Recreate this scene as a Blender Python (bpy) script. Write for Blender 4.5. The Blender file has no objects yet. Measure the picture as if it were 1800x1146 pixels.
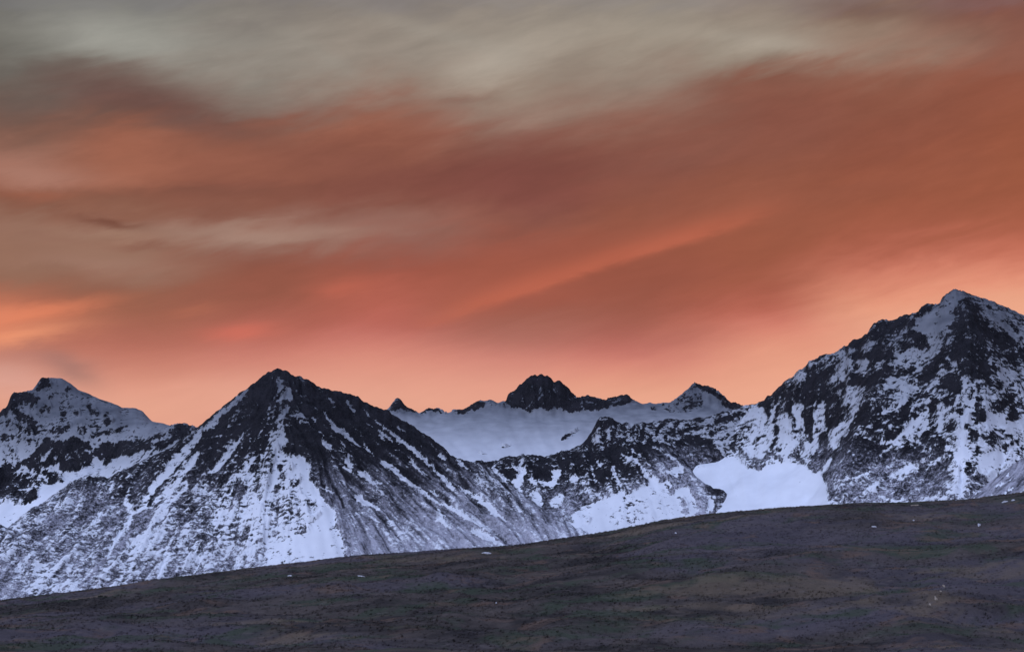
import bpy, math, random
import numpy as np

# =====================================================================
# CAMERA, SKY, LIGHT, EXPOSURE
# =====================================================================
scene = bpy.context.scene
W0, H0 = 1800.0, 1146.0            # survey plate (the photograph's frame) used to place the peaks
FOC = 3139.0                       # focal length in plate pixels (about 32 degrees across)
PITCH = math.radians(10.0)

cam_data = bpy.data.cameras.new("camera")
cam = bpy.data.objects.new("camera", cam_data)
scene.collection.objects.link(cam)
cam.location = (0, 0, 0)
cam.rotation_euler = (math.radians(90) + PITCH, 0, 0)
cam_data.sensor_width = 36.0
cam_data.lens = 36.0 * FOC / W0
cam_data.clip_start = 0.5
cam_data.clip_end = 200000.0
scene.camera = cam

scene.view_settings.view_transform = 'Standard'
scene.view_settings.look = 'None'
scene.view_settings.exposure = 0.0
scene.view_settings.gamma = 1.0
scene.view_settings.use_curve_mapping = False

CP, SP = math.cos(PITCH), math.sin(PITCH)

def bearing(px, py):
    """plate pixel -> (azimuth, elevation) in radians, azimuth 0 = +Y, right positive"""
    a = (px - W0 / 2) / FOC
    b = (H0 / 2 - py) / FOC
    dx, dy, dz = a, CP - b * SP, SP + b * CP
    return math.atan2(dx, dy), math.atan2(dz, math.hypot(dx, dy))

def at(px, py, Y):
    """world point at distance Y on the sight line through a plate pixel"""
    a = (px - W0 / 2) / FOC
    b = (H0 / 2 - py) / FOC
    k = Y / (CP - b * SP)
    return (a * k, Y, (SP + b * CP) * k)

def plate(x, y, z):
    """world -> plate pixel (arrays)"""
    d = y * CP + z * SP
    u = -y * SP + z * CP
    return W0 / 2 + FOC * x / d, H0 / 2 - FOC * u / d

def lin(c):
    out = []
    for v in c:
        v = v / 255.0
        out.append(v / 12.92 if v <= 0.04045 else ((v + 0.055) / 1.055) ** 2.4)
    return out

# ---------------------------------------------------------------- world
world = bpy.data.worlds.new("World")
scene.world = world
world.use_nodes = True
wt = world.node_tree
wt.nodes.clear()

class NB:
    """small node builder"""
    def __init__(self, tree):
        self.t = tree
    def n(self, typ, **kw):
        nd = self.t.nodes.new(typ)
        for k, v in kw.items():
            setattr(nd, k, v)
        return nd
    def put(self, sock, v):
        if hasattr(v, 'is_output'):
            self.t.links.new(v, sock)
        else:
            sock.default_value = v
    def m(self, op, a, b=0.0, c=0.0, clamp=False):
        nd = self.n('ShaderNodeMath', operation=op, use_clamp=clamp)
        self.put(nd.inputs[0], a); self.put(nd.inputs[1], b); self.put(nd.inputs[2], c)
        return nd.outputs[0]
    def mr(self, v, a, b, c=0.0, d=1.0, smooth=True):
        nd = self.n('ShaderNodeMapRange', interpolation_type='SMOOTHSTEP' if smooth else 'LINEAR', clamp=True)
        for i, q in enumerate((v, a, b, c, d)):
            self.put(nd.inputs[i], q)
        return nd.outputs[0]
    def mix(self, f, a, b, blend='MIX'):
        nd = self.n('ShaderNodeMix', data_type='RGBA', blend_type=blend, clamp_factor=True)
        self.put(nd.inputs[0], f); self.put(nd.inputs[6], a); self.put(nd.inputs[7], b)
        return nd.outputs[2]
    def xyz(self, x, y, z):
        nd = self.n('ShaderNodeCombineXYZ')
        self.put(nd.inputs[0], x); self.put(nd.inputs[1], y); self.put(nd.inputs[2], z)
        return nd.outputs[0]
    def noise(self, vec, scale=1.0, detail=4.0, rough=0.55, dist=0.0):
        nd = self.n('ShaderNodeTexNoise', noise_dimensions='3D')
        self.put(nd.inputs['Vector'], vec)
        nd.inputs['Scale'].default_value = scale
        nd.inputs['Detail'].default_value = detail
        nd.inputs['Roughness'].default_value = rough
        nd.inputs['Distortion'].default_value = dist
        return nd.outputs['Fac']

def rgba(c):
    return (c[0], c[1], c[2], 1.0)

B = NB(wt)
tc = B.n('ShaderNodeTexCoord').outputs['Generated']
sep = B.n('ShaderNodeSeparateXYZ'); wt.links.new(tc, sep.inputs[0])
az0 = B.m('ARCTAN2', sep.outputs[0], sep.outputs[1])
el0 = B.m('ARCSINE', sep.outputs[2])
# streaky cloud coordinates: long across, narrow upward, rising slightly to the right
elS = B.m('SUBTRACT', el0, B.m('MULTIPLY', az0, 0.20))
sv = B.xyz(B.m('MULTIPLY', az0, 7.0), B.m('MULTIPLY', elS, 34.0), 0.37)
n1 = B.noise(sv, 1.0, 5.0, 0.55, 0.3)
sv2 = B.xyz(B.m('MULTIPLY', az0, 5.0), B.m('MULTIPLY', elS, 22.0), 5.3)
n2 = B.noise(sv2, 1.0, 4.0, 0.5, 0.2)
az = B.m('ADD', az0, B.m('MULTIPLY', B.m('SUBTRACT', n2, 0.5), 0.10))
warp_amt = B.mr(el0, math.radians(8.5), math.radians(13), 0.004, 0.030)
n3 = B.noise(B.xyz(B.m('MULTIPLY', az0, 22.0), B.m('MULTIPLY', elS, 80.0), 3.1), 1.0, 4.0, 0.55, 0.5)
el = B.m('ADD', el0, B.m('MULTIPLY', B.m('ADD', B.m('SUBTRACT', n1, 0.5), B.m('MULTIPLY', B.m('SUBTRACT', n3, 0.5), 0.8)), warp_amt))

SKY = {
 0:    [(0,(105,102,97)),(60,(122,121,113)),(110,(105,100,93)),(160,(106,95,87)),(210,(118,87,76)),(260,(133,90,74)),(300,(172,118,100)),(330,(160,102,82)),(352,(138,82,62)),(400,(150,110,92)),(440,(155,110,90)),(490,(145,105,85)),(525,(175,100,76)),(560,(190,108,82)),(610,(195,118,96)),(640,(205,135,115)),(665,(222,150,130)),(700,(230,160,135))],
 225:  [(0,(115,112,106)),(50,(148,147,138)),(90,(140,137,128)),(118,(115,97,88)),(160,(110,82,75)),(200,(115,82,72)),(230,(150,92,72)),(270,(165,98,75)),(310,(168,103,80)),(340,(132,82,65)),(370,(148,98,78)),(390,(140,92,75)),(412,(165,125,105)),(440,(150,108,88)),(470,(160,118,100)),(500,(145,92,72)),(550,(160,95,73)),(600,(185,105,88)),(640,(205,125,105)),(680,(228,152,128)),(720,(235,165,138))],
 450:  [(0,(122,114,107)),(60,(140,134,125)),(100,(146,140,130)),(150,(138,126,115)),(190,(128,108,98)),(215,(130,84,70)),(260,(153,91,71)),(300,(150,89,70)),(322,(135,80,65)),(350,(140,85,68)),(385,(142,90,74)),(412,(165,128,112)),(432,(152,115,100)),(460,(145,82,66)),(500,(150,85,66)),(545,(168,92,75)),(585,(190,104,88)),(615,(203,118,103)),(650,(222,140,120)),(690,(235,165,140))],
 675:  [(0,(128,118,109)),(60,(149,138,126)),(110,(150,138,126)),(150,(148,128,114)),(185,(146,98,82)),(220,(154,92,72)),(260,(142,84,67)),(310,(132,76,64)),(360,(138,80,66)),(400,(150,105,92)),(430,(150,95,82)),(470,(160,82,65)),(515,(185,95,76)),(560,(190,98,84)),(590,(205,115,102)),(630,(225,140,120)),(680,(232,158,134)),(720,(235,165,138))],
 900:  [(0,(140,129,118)),(60,(158,147,133)),(110,(164,150,135)),(150,(156,138,122)),(200,(148,116,102)),(240,(138,88,75)),(300,(128,72,62)),(350,(135,75,66)),(385,(142,85,71)),(430,(160,85,68)),(480,(165,86,66)),(520,(168,88,70)),(555,(160,92,76)),(600,(182,110,96)),(630,(215,130,115)),(670,(232,155,132)),(720,(238,165,138))],
 1125: [(0,(144,133,121)),(60,(158,147,132)),(100,(153,138,123)),(150,(146,122,108)),(200,(143,102,87)),(250,(140,85,70)),(300,(140,82,68)),(360,(148,83,64)),(400,(156,86,66)),(450,(158,84,64)),(510,(155,82,64)),(560,(165,92,75)),(600,(185,102,90)),(635,(218,127,112)),(680,(236,160,130)),(720,(240,168,138))],
 1350: [(0,(140,122,108)),(50,(158,145,130)),(80,(160,148,132)),(112,(140,115,100)),(142,(138,85,68)),(200,(138,80,65)),(260,(140,82,66)),(310,(148,84,64)),(360,(158,88,66)),(430,(160,86,62)),(500,(165,88,66)),(540,(190,98,80)),(580,(222,128,108)),(620,(235,155,125)),(680,(240,165,135)),(720,(242,170,138))],
 1575: [(0,(125,90,75)),(40,(145,122,105)),(90,(155,125,108)),(132,(148,88,68)),(200,(140,80,62)),(280,(150,82,62)),(340,(158,86,62)),(400,(162,86,62)),(450,(185,98,76)),(490,(215,122,98)),(530,(235,150,118)),(565,(240,165,132)),(640,(242,170,138)),(720,(242,172,140))],
 1800: [(0,(125,72,58)),(60,(140,90,75)),(110,(150,92,74)),(150,(148,82,62)),(220,(155,84,60)),(300,(160,86,60)),(360,(165,88,62)),(410,(190,100,76)),(450,(215,120,95)),(490,(235,145,115)),(530,(240,165,130)),(600,(242,170,136)),(720,(242,172,140))],
}
# well outside the view: dusk sky, grey violet near the ground and blue overhead
ZEN = [(27, (132, 134, 146)), (36, (134, 145, 178)), (55, (132, 150, 200)), (90, (126, 148, 206))]
OUT = [(-90, (120, 110, 120)), (0, (168, 150, 158)), (8, (160, 150, 165)), (20, (150, 155, 184))]
TMAX = math.radians(90.0)

def soften(c):
    l = 0.3 * c[0] + 0.59 * c[1] + 0.11 * c[2]
    d = [l + (v - l) * 0.88 for v in c]
    return [d[0] + 1, d[1], d[2]]

def make_ramp(stops):
    nd = B.n('ShaderNodeValToRGB')
    cr = nd.color_ramp
    cr.interpolation = 'B_SPLINE'
    stops = sorted(stops)
    while len(cr.elements) < len(stops):
        cr.elements.new(0.5)
    for e, (p, c) in zip(cr.elements, stops):
        e.position = p
        e.color = rgba(c)
    return nd

# ramps run over elevation with the low sky (where all the structure is) stretched
def epos(e):                       # elevation (rad) -> ramp position
    return 0.0 if e <= 0 else (e / math.radians(24) * 0.85 if e < math.radians(24) else 0.85 + (e - math.radians(24)) / math.radians(66) * 0.15)
lo = B.m('MULTIPLY', el, 0.85 / math.radians(24))
hi = B.m('ADD', B.m('MULTIPLY', B.m('SUBTRACT', el, math.radians(24)), 0.15 / math.radians(66)), 0.85)
tpos = B.m('MINIMUM', B.m('MAXIMUM', lo, 0.0), hi)
# beyond 24 degrees hi is the smaller slope, so the minimum of both picks the right branch
cols = []
for px in sorted(SKY):
    st = [(epos(bearing(px, y)[1]), lin(soften(c))) for y, c in SKY[px]]
    st += [(epos(math.radians(a)), lin(c)) for a, c in ZEN]
    last = lin(SKY[px][-1][1])
    st.append((0.0, [v * 0.9 for v in last]))
    nd = make_ramp(st)
    wt.links.new(tpos, nd.inputs[0])
    cols.append((bearing(px, 400)[0], nd.outputs[0]))
out_ramp = make_ramp([(epos(math.radians(a)), lin(c)) for a, c in OUT[1:] + ZEN])
wt.links.new(tpos, out_ramp.inputs[0])
color = cols[0][1]
for (a0, _), (a1, c1) in zip(cols[:-1], cols[1:]):
    color = B.mix(B.mr(az, a0, a1), color, c1)

def patch(px, py, sx, sy, ang, col, amt, soft_low=1.0):
    """a cloud of one colour: a soft slanted lens at a bearing"""
    global color
    a, e = bearing(px, py)
    ca, sa = math.cos(math.radians(ang)), math.sin(math.radians(ang))
    k = 1.0 / FOC
    da = B.m('SUBTRACT', az_p, a); de = B.m('SUBTRACT', el_p, e)
    u = B.m('ADD', B.m('MULTIPLY', da, ca / (sx * k)), B.m('MULTIPLY', de, sa / (sx * k)))
    v = B.m('ADD', B.m('MULTIPLY', da, -sa / (sy * k)), B.m('MULTIPLY', de, ca / (sy * k)))
    if soft_low != 1.0:            # crisper underside
        v = B.m('MULTIPLY', v, B.mr(v, -0.3, 0.3, soft_low, 1.0))
    r2 = B.m('ADD', B.m('MULTIPLY', u, u), B.m('MULTIPLY', v, v))
    g = B.m('POWER', 2.718, B.m('MULTIPLY', r2, -1.0))
    color = B.mix(B.m('MULTIPLY', g, amt, clamp=True), color, rgba(lin(soften(col))))

fine = B.noise(B.xyz(B.m('MULTIPLY', az0, 30.0), B.m('MULTIPLY', elS, 110.0), 1.7), 1.0, 5.0, 0.6, 0.4)
az_p = B.m('ADD', az0, B.m('MULTIPLY', B.m('SUBTRACT', n2, 0.5), 0.03))
el_p = B.m('ADD', el0, B.m('ADD', B.m('MULTIPLY', B.m('SUBTRACT', n1, 0.5), 0.010), B.m('MULTIPLY', B.m('SUBTRACT', fine, 0.5), 0.010)))
patch(60, 552, 120, 14, 12, (232, 128, 90), 0.85)
patch(10, 594, 110, 15, 13, (242, 148, 106), 0.95)
patch(-20, 565, 60, 34, 10, (236, 134, 96), 0.7)
patch(118, 645, 50, 19, -28, (140, 108, 102), 0.55)
patch(60, 628, 90, 18, -8, (190, 125, 112), 0.45)
patch(20, 660, 70, 24, -6, (222, 165, 150), 0.45)
patch(415, 578, 60, 13, 8, (218, 108, 88), 0.7)
patch(595, 503, 50, 14, 6, (200, 100, 78), 0.6)
patch(335, 545, 45, 9, 14, (185, 105, 80), 0.5)
patch(200, 391, 75, 9, -7, (118, 70, 55), 0.75)
patch(260, 432, 60, 9, 3, (135, 84, 68), 0.6)
patch(60, 310, 110, 14, 2, (180, 126, 108), 0.5)
patch(520, 412, 130, 12, 3, (172, 136, 120), 0.5)
patch(200, 55, 130, 38, -6, (158, 158, 149), 0.55)
patch(860, 112, 90, 32, 20, (176, 166, 152), 0.5)
patch(300, 195, 170, 26, -12, (108, 76, 70), 0.5)
patch(900, 305, 220, 26, 4, (126, 70, 62), 0.4)
patch(1000, 125, 95, 30, 0, (134, 117, 104), 0.45)
patch(1350, 74, 120, 14, -8, (172, 160, 145), 0.5)
patch(760, 55, 150, 16, -14, (160, 152, 140), 0.4)
patch(560, 90, 110, 14, -30, (152, 145, 134), 0.35)
patch(815, 174, 55, 13, 0, (126, 88, 76), 0.55)
patch(640, 214, 120, 9, 14, (164, 98, 76), 0.35)
patch(360, 335, 110, 10, 2, (126, 78, 64), 0.5)
patch(70, 345, 70, 8, 3, (160, 92, 68), 0.5)
patch(150, 462, 110, 12, 2, (164, 122, 104), 0.4)
patch(90, 420, 80, 8, -4, (150, 106, 88), 0.45)
patch(1560, 20, 130, 14, -8, (118, 86, 74), 0.4)
patch(40, 190, 80, 26, 0, (100, 84, 78), 0.4)
# long diagonal streak: soft above, crisper below
P = [bearing(x, y) for x, y in ((730, 572), (900, 522), (1050, 468), (1200, 418), (1400, 362))]
q2, q1, q0 = np.polyfit([p[0] for p in P], [p[1] for p in P], 2)
mid = B.m('ADD', B.m('MULTIPLY', B.m('ADD', B.m('MULTIPLY', az0, float(q2)), float(q1)), az0), float(q0))
dd = B.m('SUBTRACT', B.m('ADD', el0, B.m('MULTIPLY', B.m('SUBTRACT', fine, 0.5), 0.006)), mid)
dd = B.m('MULTIPLY', dd, B.mr(dd, -0.002, 0.002, 2.6, 1.0))
gg = B.m('POWER', 2.718, B.m('MULTIPLY', B.m('MULTIPLY', dd, dd), -1.0 / (0.0085 ** 2)))
win = B.m('MULTIPLY', B.mr(az0, bearing(690, 500)[0], bearing(860, 500)[0]), B.mr(az0, bearing(1180, 400)[0], bearing(1440, 400)[0], 1.0, 0.0))
color = B.mix(B.m('MULTIPLY', B.m('MULTIPLY', gg, win), 0.48), color, rgba(lin((206, 110, 84))))
# fine wisps, stronger in the grey upper deck
wisp_v = B.xyz(B.m('MULTIPLY', B.m('ADD', az0, B.m('MULTIPLY', el0, 0.9)), 16.0), B.m('MULTIPLY', B.m('SUBTRACT', el0, B.m('MULTIPLY', az0, 0.33)), 70.0), 8.1)
wisp = B.noise(wisp_v, 1.0, 6.0, 0.6, 0.5)
wamp = B.mr(el0, math.radians(9), math.radians(18), 0.04, 0.24)
k = B.m('ADD', 1.0, B.m('MULTIPLY', B.m('SUBTRACT', wisp, 0.5), wamp))
k = B.m('MULTIPLY', k, B.m('ADD', 1.0, B.m('MULTIPLY', B.m('SUBTRACT', fine, 0.5), B.mr(el0, math.radians(8), math.radians(17), 0.10, 0.30))))
vm = B.n('ShaderNodeVectorMath', operation='SCALE')
wt.links.new(color, vm.inputs[0]); wt.links.new(k, vm.inputs[3])
color = vm.outputs[0]
# away from the afterglow the sky turns to plain blue dusk
far_side = B.mr(B.m('ABSOLUTE', az0), math.radians(30), math.radians(95))
color = B.mix(far_side, color, out_ramp.outputs[0])
bg = B.n('ShaderNodeBackground')
wt.links.new(color, bg.inputs[0]); bg.inputs[1].default_value = 1.0
wo = B.n('ShaderNodeOutputWorld'); wt.links.new(bg.outputs[0], wo.inputs[0])

# soft blue dusk light from the open sky behind and left of the camera
sun_d = bpy.data.lights.new("dusk_light", 'SUN')
sun_d.energy = 2.05
sun_d.angle = math.radians(50)
sun_d.color = (0.60, 0.70, 1.0)
sun = bpy.data.objects.new("dusk_light", sun_d)
scene.collection.objects.link(sun)
SUN_AZ, SUN_EL = math.radians(-140), math.radians(42)
sun.rotation_euler = (math.radians(90) - SUN_EL, 0, math.radians(180) - SUN_AZ)

# =====================================================================
# NUMPY TOOLS
# =====================================================================
rng = np.random.default_rng(11)

def _hash(ix, iy, seed):
    h = (ix.astype(np.int64) * 374761393 + iy.astype(np.int64) * 668265263 + seed * 974634777) & 0x7fffffff
    h = ((h ^ (h >> 13)) * 1274126177) & 0x7fffffff
    return ((h ^ (h >> 16)) & 0xffff) / 65535.0 * 2 * np.pi

def perlin(x, y, seed=0):
    ix, iy = np.floor(x), np.floor(y)
    fx, fy = x - ix, y - iy
    def g(ox, oy):
        a = _hash(ix + ox, iy + oy, seed)
        return np.cos(a) * (fx - ox) + np.sin(a) * (fy - oy)
    u = fx * fx * fx * (fx * (fx * 6 - 15) + 10)
    v = fy * fy * fy * (fy * (fy * 6 - 15) + 10)
    a = g(0, 0) * (1 - u) + g(1, 0) * u
    b = g(0, 1) * (1 - u) + g(1, 1) * u
    return (a * (1 - v) + b * v) * 1.5

def fbm(x, y, octs=4, seed=0, gain=0.5):
    s = 0; a = 1.0; t = 0
    for o in range(octs):
        s = s + a * perlin(x, y, seed + o * 17); t += a
        x, y, a = x * 2.03 + 3.1, y * 2.03 + 7.7, a * gain
    return s / t

def ridged(x, y, octs=4, seed=0, gain=0.55):
    s = 0; a = 1.0; t = 0
    for o in range(octs):
        s = s + a * (1 - 2 * np.abs(perlin(x, y, seed + o * 13))); t += a
        x, y, a = x * 2.1 + 1.3, y * 2.1 + 4.1, a * gain
    return s / t

def sstep(x, a, b):
    t = np.clip((x - a) / (b - a), 0, 1)
    return t * t * (3 - 2 * t)

# ---- fall lines: streaks of noise that run down the slopes ------------
RX0, RY0, RW, RH = -200, 470, 2200, 680
FLOW = [(60,720,.1),(150,740,.2),(120,800,.6),(60,880,-.8),(50,960,-1.),(150,960,-1.),(230,870,-.9),(300,830,-.9),
 (380,800,-.8),(420,720,-.9),(470,800,-.45),(470,900,-.2),(350,950,-.6),(540,850,.1),(560,930,.2),(560,740,1.),
 (650,760,1.35),(650,860,1.35),(750,880,1.35),(850,900,1.3),(880,850,1.),(950,850,.6),(1020,840,.3),(1100,850,.7),
 (1160,780,1.2),(1220,820,1.2),(1100,900,.1),(1060,760,0),(1280,740,-1.5),(1350,760,-.1),(1420,760,0),(1480,740,-.5),
 (1560,780,-.9),(1540,850,-1.1),(1640,850,-.9),(1620,640,-.9),(1700,620,-.3),(1740,600,.8),(1780,560,1.2),(1700,760,0),
 (1780,760,.4),(1450,650,.1),(1380,690,-.1),(1000,700,0),(1222,700,0),(1780,860,-1.2)]
gy, gx = np.mgrid[0:RH, 0:RW].astype(np.float32)
gx += RX0; gy += RY0
wsum = 0; sx = 0; sy = 0
for fx_, fy_, k_ in FLOW:
    w = 1.0 / ((gx - fx_) ** 2 + (gy - fy_) ** 2 + 400) ** 1.5
    L_ = math.hypot(k_, 1)
    sx = sx + w * (k_ / L_); sy = sy + w / L_; wsum = wsum + w
vx, vy = sx / wsum, sy / wsum
L_ = np.sqrt(vx * vx + vy * vy) + 1e-6
vx /= L_; vy /= L_

def blur(a, n):
    for ax in (0, 1):
        for _ in range(n):
            a = (np.roll(a, 1, ax) + 2 * a + np.roll(a, -1, ax)) * 0.25
    return a

def streaks(seed, nblur, length, step=1.0):
    r = np.random.default_rng(seed).standard_normal((RH, RW)).astype(np.float32)
    r = blur(r, nblur)
    acc = r.copy(); cnt = 1
    for sgn in (1, -1):
        cx, cy = gx - RX0, gy - RY0
        for i in range(length):
            ix = np.clip(cx.astype(np.int32), 0, RW - 1); iy = np.clip(cy.astype(np.int32), 0, RH - 1)
            cx = cx + sgn * vx[iy, ix] * step; cy = cy + sgn * vy[iy, ix] * step
            ix = np.clip(cx.astype(np.int32), 0, RW - 1); iy = np.clip(cy.astype(np.int32), 0, RH - 1)
            acc += r[iy, ix]; cnt += 1
    acc -= acc.mean()
    return acc / acc.std()

LIC_FINE = streaks(3, 1, 9, 1.2)
LIC_MID = streaks(5, 7, 12, 1.8)
LIC_BIG = streaks(9, 45, 14, 4.0)

def samp(R, px, py):
    x = np.abs((px - RX0) % (2 * RW) - RW)      # mirrored beyond the surveyed width
    x = np.clip(RW - x, 0, RW - 2.001); y = np.clip(py - RY0, 0, RH - 2.001)
    ix = x.astype(np.int32); iy = y.astype(np.int32); fx = x - ix; fy = y - iy
    return (R[iy, ix] * (1 - fx) + R[iy, ix + 1] * fx) * (1 - fy) + (R[iy + 1, ix] * (1 - fx) + R[iy + 1, ix + 1] * fx) * fy

# ---- surfaces through surveyed points ---------------------------------
def densify(line, step=90.0):
    out = []
    for p, q in zip(line[:-1], line[1:]):
        a, b = np.array(at(*p)), np.array(at(*q))
        n = max(1, int(np.linalg.norm(a[:2] - b[:2]) / step))
        for i in range(n):
            out.append(a + (b - a) * i / n)
    out.append(np.array(at(*line[-1])))
    return out

def surface(lines, pts, c=25.0):
    P = []
    for l in lines:
        P += densify(l)
    P += [np.array(at(*p)) for p in pts]
    P = np.array(P)
    keep = [0]
    for i in range(1, len(P)):
        if np.min(np.hypot(*(P[keep, :2] - P[i, :2]).T)) > 18:
            keep.append(i)
    P = P[keep]
    o = P[:, :2].mean(0); S = 1000.0
    Q = (P[:, :2] - o) / S; cc = (c / S) ** 2
    D = np.sqrt(((Q[:, None] - Q[None]) ** 2).sum(2) + cc)
    n = len(P)
    A = np.zeros((n + 3, n + 3)); A[:n, :n] = -D + np.eye(n) * 1e-3
    A[:n, n] = 1; A[:n, n + 1:] = Q; A[n, :n] = 1; A[n + 1:, :n] = Q.T
    sol = np.linalg.solve(A, np.concatenate([P[:, 2], np.zeros(3)]))
    def f(x, y):
        X = (x - o[0]) / S; Y = (y - o[1]) / S
        z = sol[n] + sol[n + 1] * X + sol[n + 2] * Y
        for i in range(n):
            z = z - sol[i] * np.sqrt((X - Q[i, 0]) ** 2 + (Y - Q[i, 1]) ** 2 + cc)
        return z
    return f

# ---- snow cover: regions and streaks surveyed on each face -------------
class Cover:
    def __init__(self, px, py, base, seed):
        w1 = fbm(px / 26, py / 20, 3, seed) ; w2 = fbm(px / 26 + 9, py / 20 + 5, 3, seed + 3)
        w3 = fbm(px / 7, py / 6, 2, seed + 5); w4 = fbm(px / 7 + 4, py / 6 + 8, 2, seed + 6)
        self.px = px + 5 * w1 + 4.5 * w3; self.py = py + 4.5 * w2 + 3.5 * w4
        self.v = np.full(px.shape, base, float) if np.isscalar(base) else base.copy()
    def blend(self, m, w, val):
        self.v[m] = self.v[m] * (1 - w) + val * w
    def poly(self, pts, val, soft=3.0):
        pts = np.array(pts, float)
        lo = pts.min(0) - soft * 2; hi = pts.max(0) + soft * 2
        m = (self.px > lo[0]) & (self.px < hi[0]) & (self.py > lo[1]) & (self.py < hi[1])
        x, y = self.px[m], self.py[m]
        if x.size == 0: return
        d2 = np.full(x.shape, 1e9); ins = np.zeros(x.shape, bool)
        for (x0, y0), (x1, y1) in zip(pts, np.roll(pts, -1, 0)):
            ex, ey = x1 - x0, y1 - y0
            t = np.clip(((x - x0) * ex + (y - y0) * ey) / (ex * ex + ey * ey + 1e-9), 0, 1)
            d2 = np.minimum(d2, (x - x0 - t * ex) ** 2 + (y - y0 - t * ey) ** 2)
            c = ((y0 > y) != (y1 > y)) & (x < ex * (y - y0) / (ey if ey else 1e-9) + x0)
            ins ^= c
        d = np.sqrt(d2) * np.where(ins, 1, -1)
        self.blend(m, sstep(d, -soft, soft), val)
    def line(self, pts, widths, val, soft=2.5):
        pts = np.array(pts, float)
        if np.isscalar(widths): widths = [widths] * len(pts)
        wm = max(widths)
        lo = pts.min(0) - wm - soft * 2; hi = pts.max(0) + wm + soft * 2
        m = (self.px > lo[0]) & (self.px < hi[0]) & (self.py > lo[1]) & (self.py < hi[1])
        x, y = self.px[m], self.py[m]
        if x.size == 0: return
        best = np.full(x.shape, -1e9)
        for i in range(len(pts) - 1):
            (x0, y0), (x1, y1) = pts[i], pts[i + 1]
            ex, ey = x1 - x0, y1 - y0
            t = np.clip(((x - x0) * ex + (y - y0) * ey) / (ex * ex + ey * ey + 1e-9), 0, 1)
            d = np.hypot(x - x0 - t * ex, y - y0 - t * ey)
            best = np.maximum(best, (widths[i] * (1 - t) + widths[i + 1] * t) * 0.5 - d)
        self.blend(m, sstep(best, -soft, soft), val)
    def spot(self, x, y, r, val, soft=2.5):
        self.line([(x - .1, y), (x + .1, y)], r * 2, val, soft)

# ---- meshes -------------------------------------------------------------
def link(ob):
    scene.collection.objects.link(ob); return ob

def grid_mesh(name, X, Y, Z, mat, attrs=None, smooth=True):
    R, C = X.shape
    me = bpy.data.meshes.new(name)
    co = np.stack([X, Y, Z], -1).reshape(-1, 3).astype(np.float32)
    i = np.arange(R * C).reshape(R, C)
    q = np.stack([i[:-1, :-1], i[:-1, 1:], i[1:, 1:], i[1:, :-1]], -1).reshape(-1, 4)
    me.vertices.add(len(co)); me.vertices.foreach_set('co', co.ravel())
    me.loops.add(q.size); me.loops.foreach_set('vertex_index', q.ravel().astype(np.int32))
    me.polygons.add(len(q)); me.polygons.foreach_set('loop_start', (np.arange(len(q)) * 4).astype(np.int32))
    try:
        me.polygons.foreach_set('loop_total', np.full(len(q), 4, np.int32))
    except Exception:
        pass
    me.update(calc_edges=True)
    me.polygons.foreach_set('use_smooth', np.full(len(q), smooth, bool))
    for k, v in (attrs or {}).items():
        at_ = me.attributes.new(k, 'FLOAT', 'POINT')
        at_.data.foreach_set('value', v.ravel().astype(np.float32))
    me.materials.append(mat)
    me.update()
    return link(bpy.data.objects.new(name, me))

def tag(o, label=None, cat=None, group=None, kind=None):
    if label: o['label'] = label
    if cat: o['category'] = cat
    if group: o['group'] = group
    if kind: o['kind'] = kind
    return o

# =====================================================================
# MATERIALS
# =====================================================================
def new_mat(name):
    m = bpy.data.materials.new(name); m.use_nodes = True
    m.node_tree.nodes.clear()
    return m, NB(m.node_tree)

def finish(m, b, col, rough, bump=None, spec=0.3):
    p = b.n('ShaderNodeBsdfPrincipled')
    b.put(p.inputs['Base Color'], col); b.put(p.inputs['Roughness'], rough)
    b.put(p.inputs['Specular IOR Level'], spec)
    if bump is not None:
        b.t.links.new(bump, p.inputs['Normal'])
    o = b.n('ShaderNodeOutputMaterial'); b.t.links.new(p.outputs[0], o.inputs[0])
    return m

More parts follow.
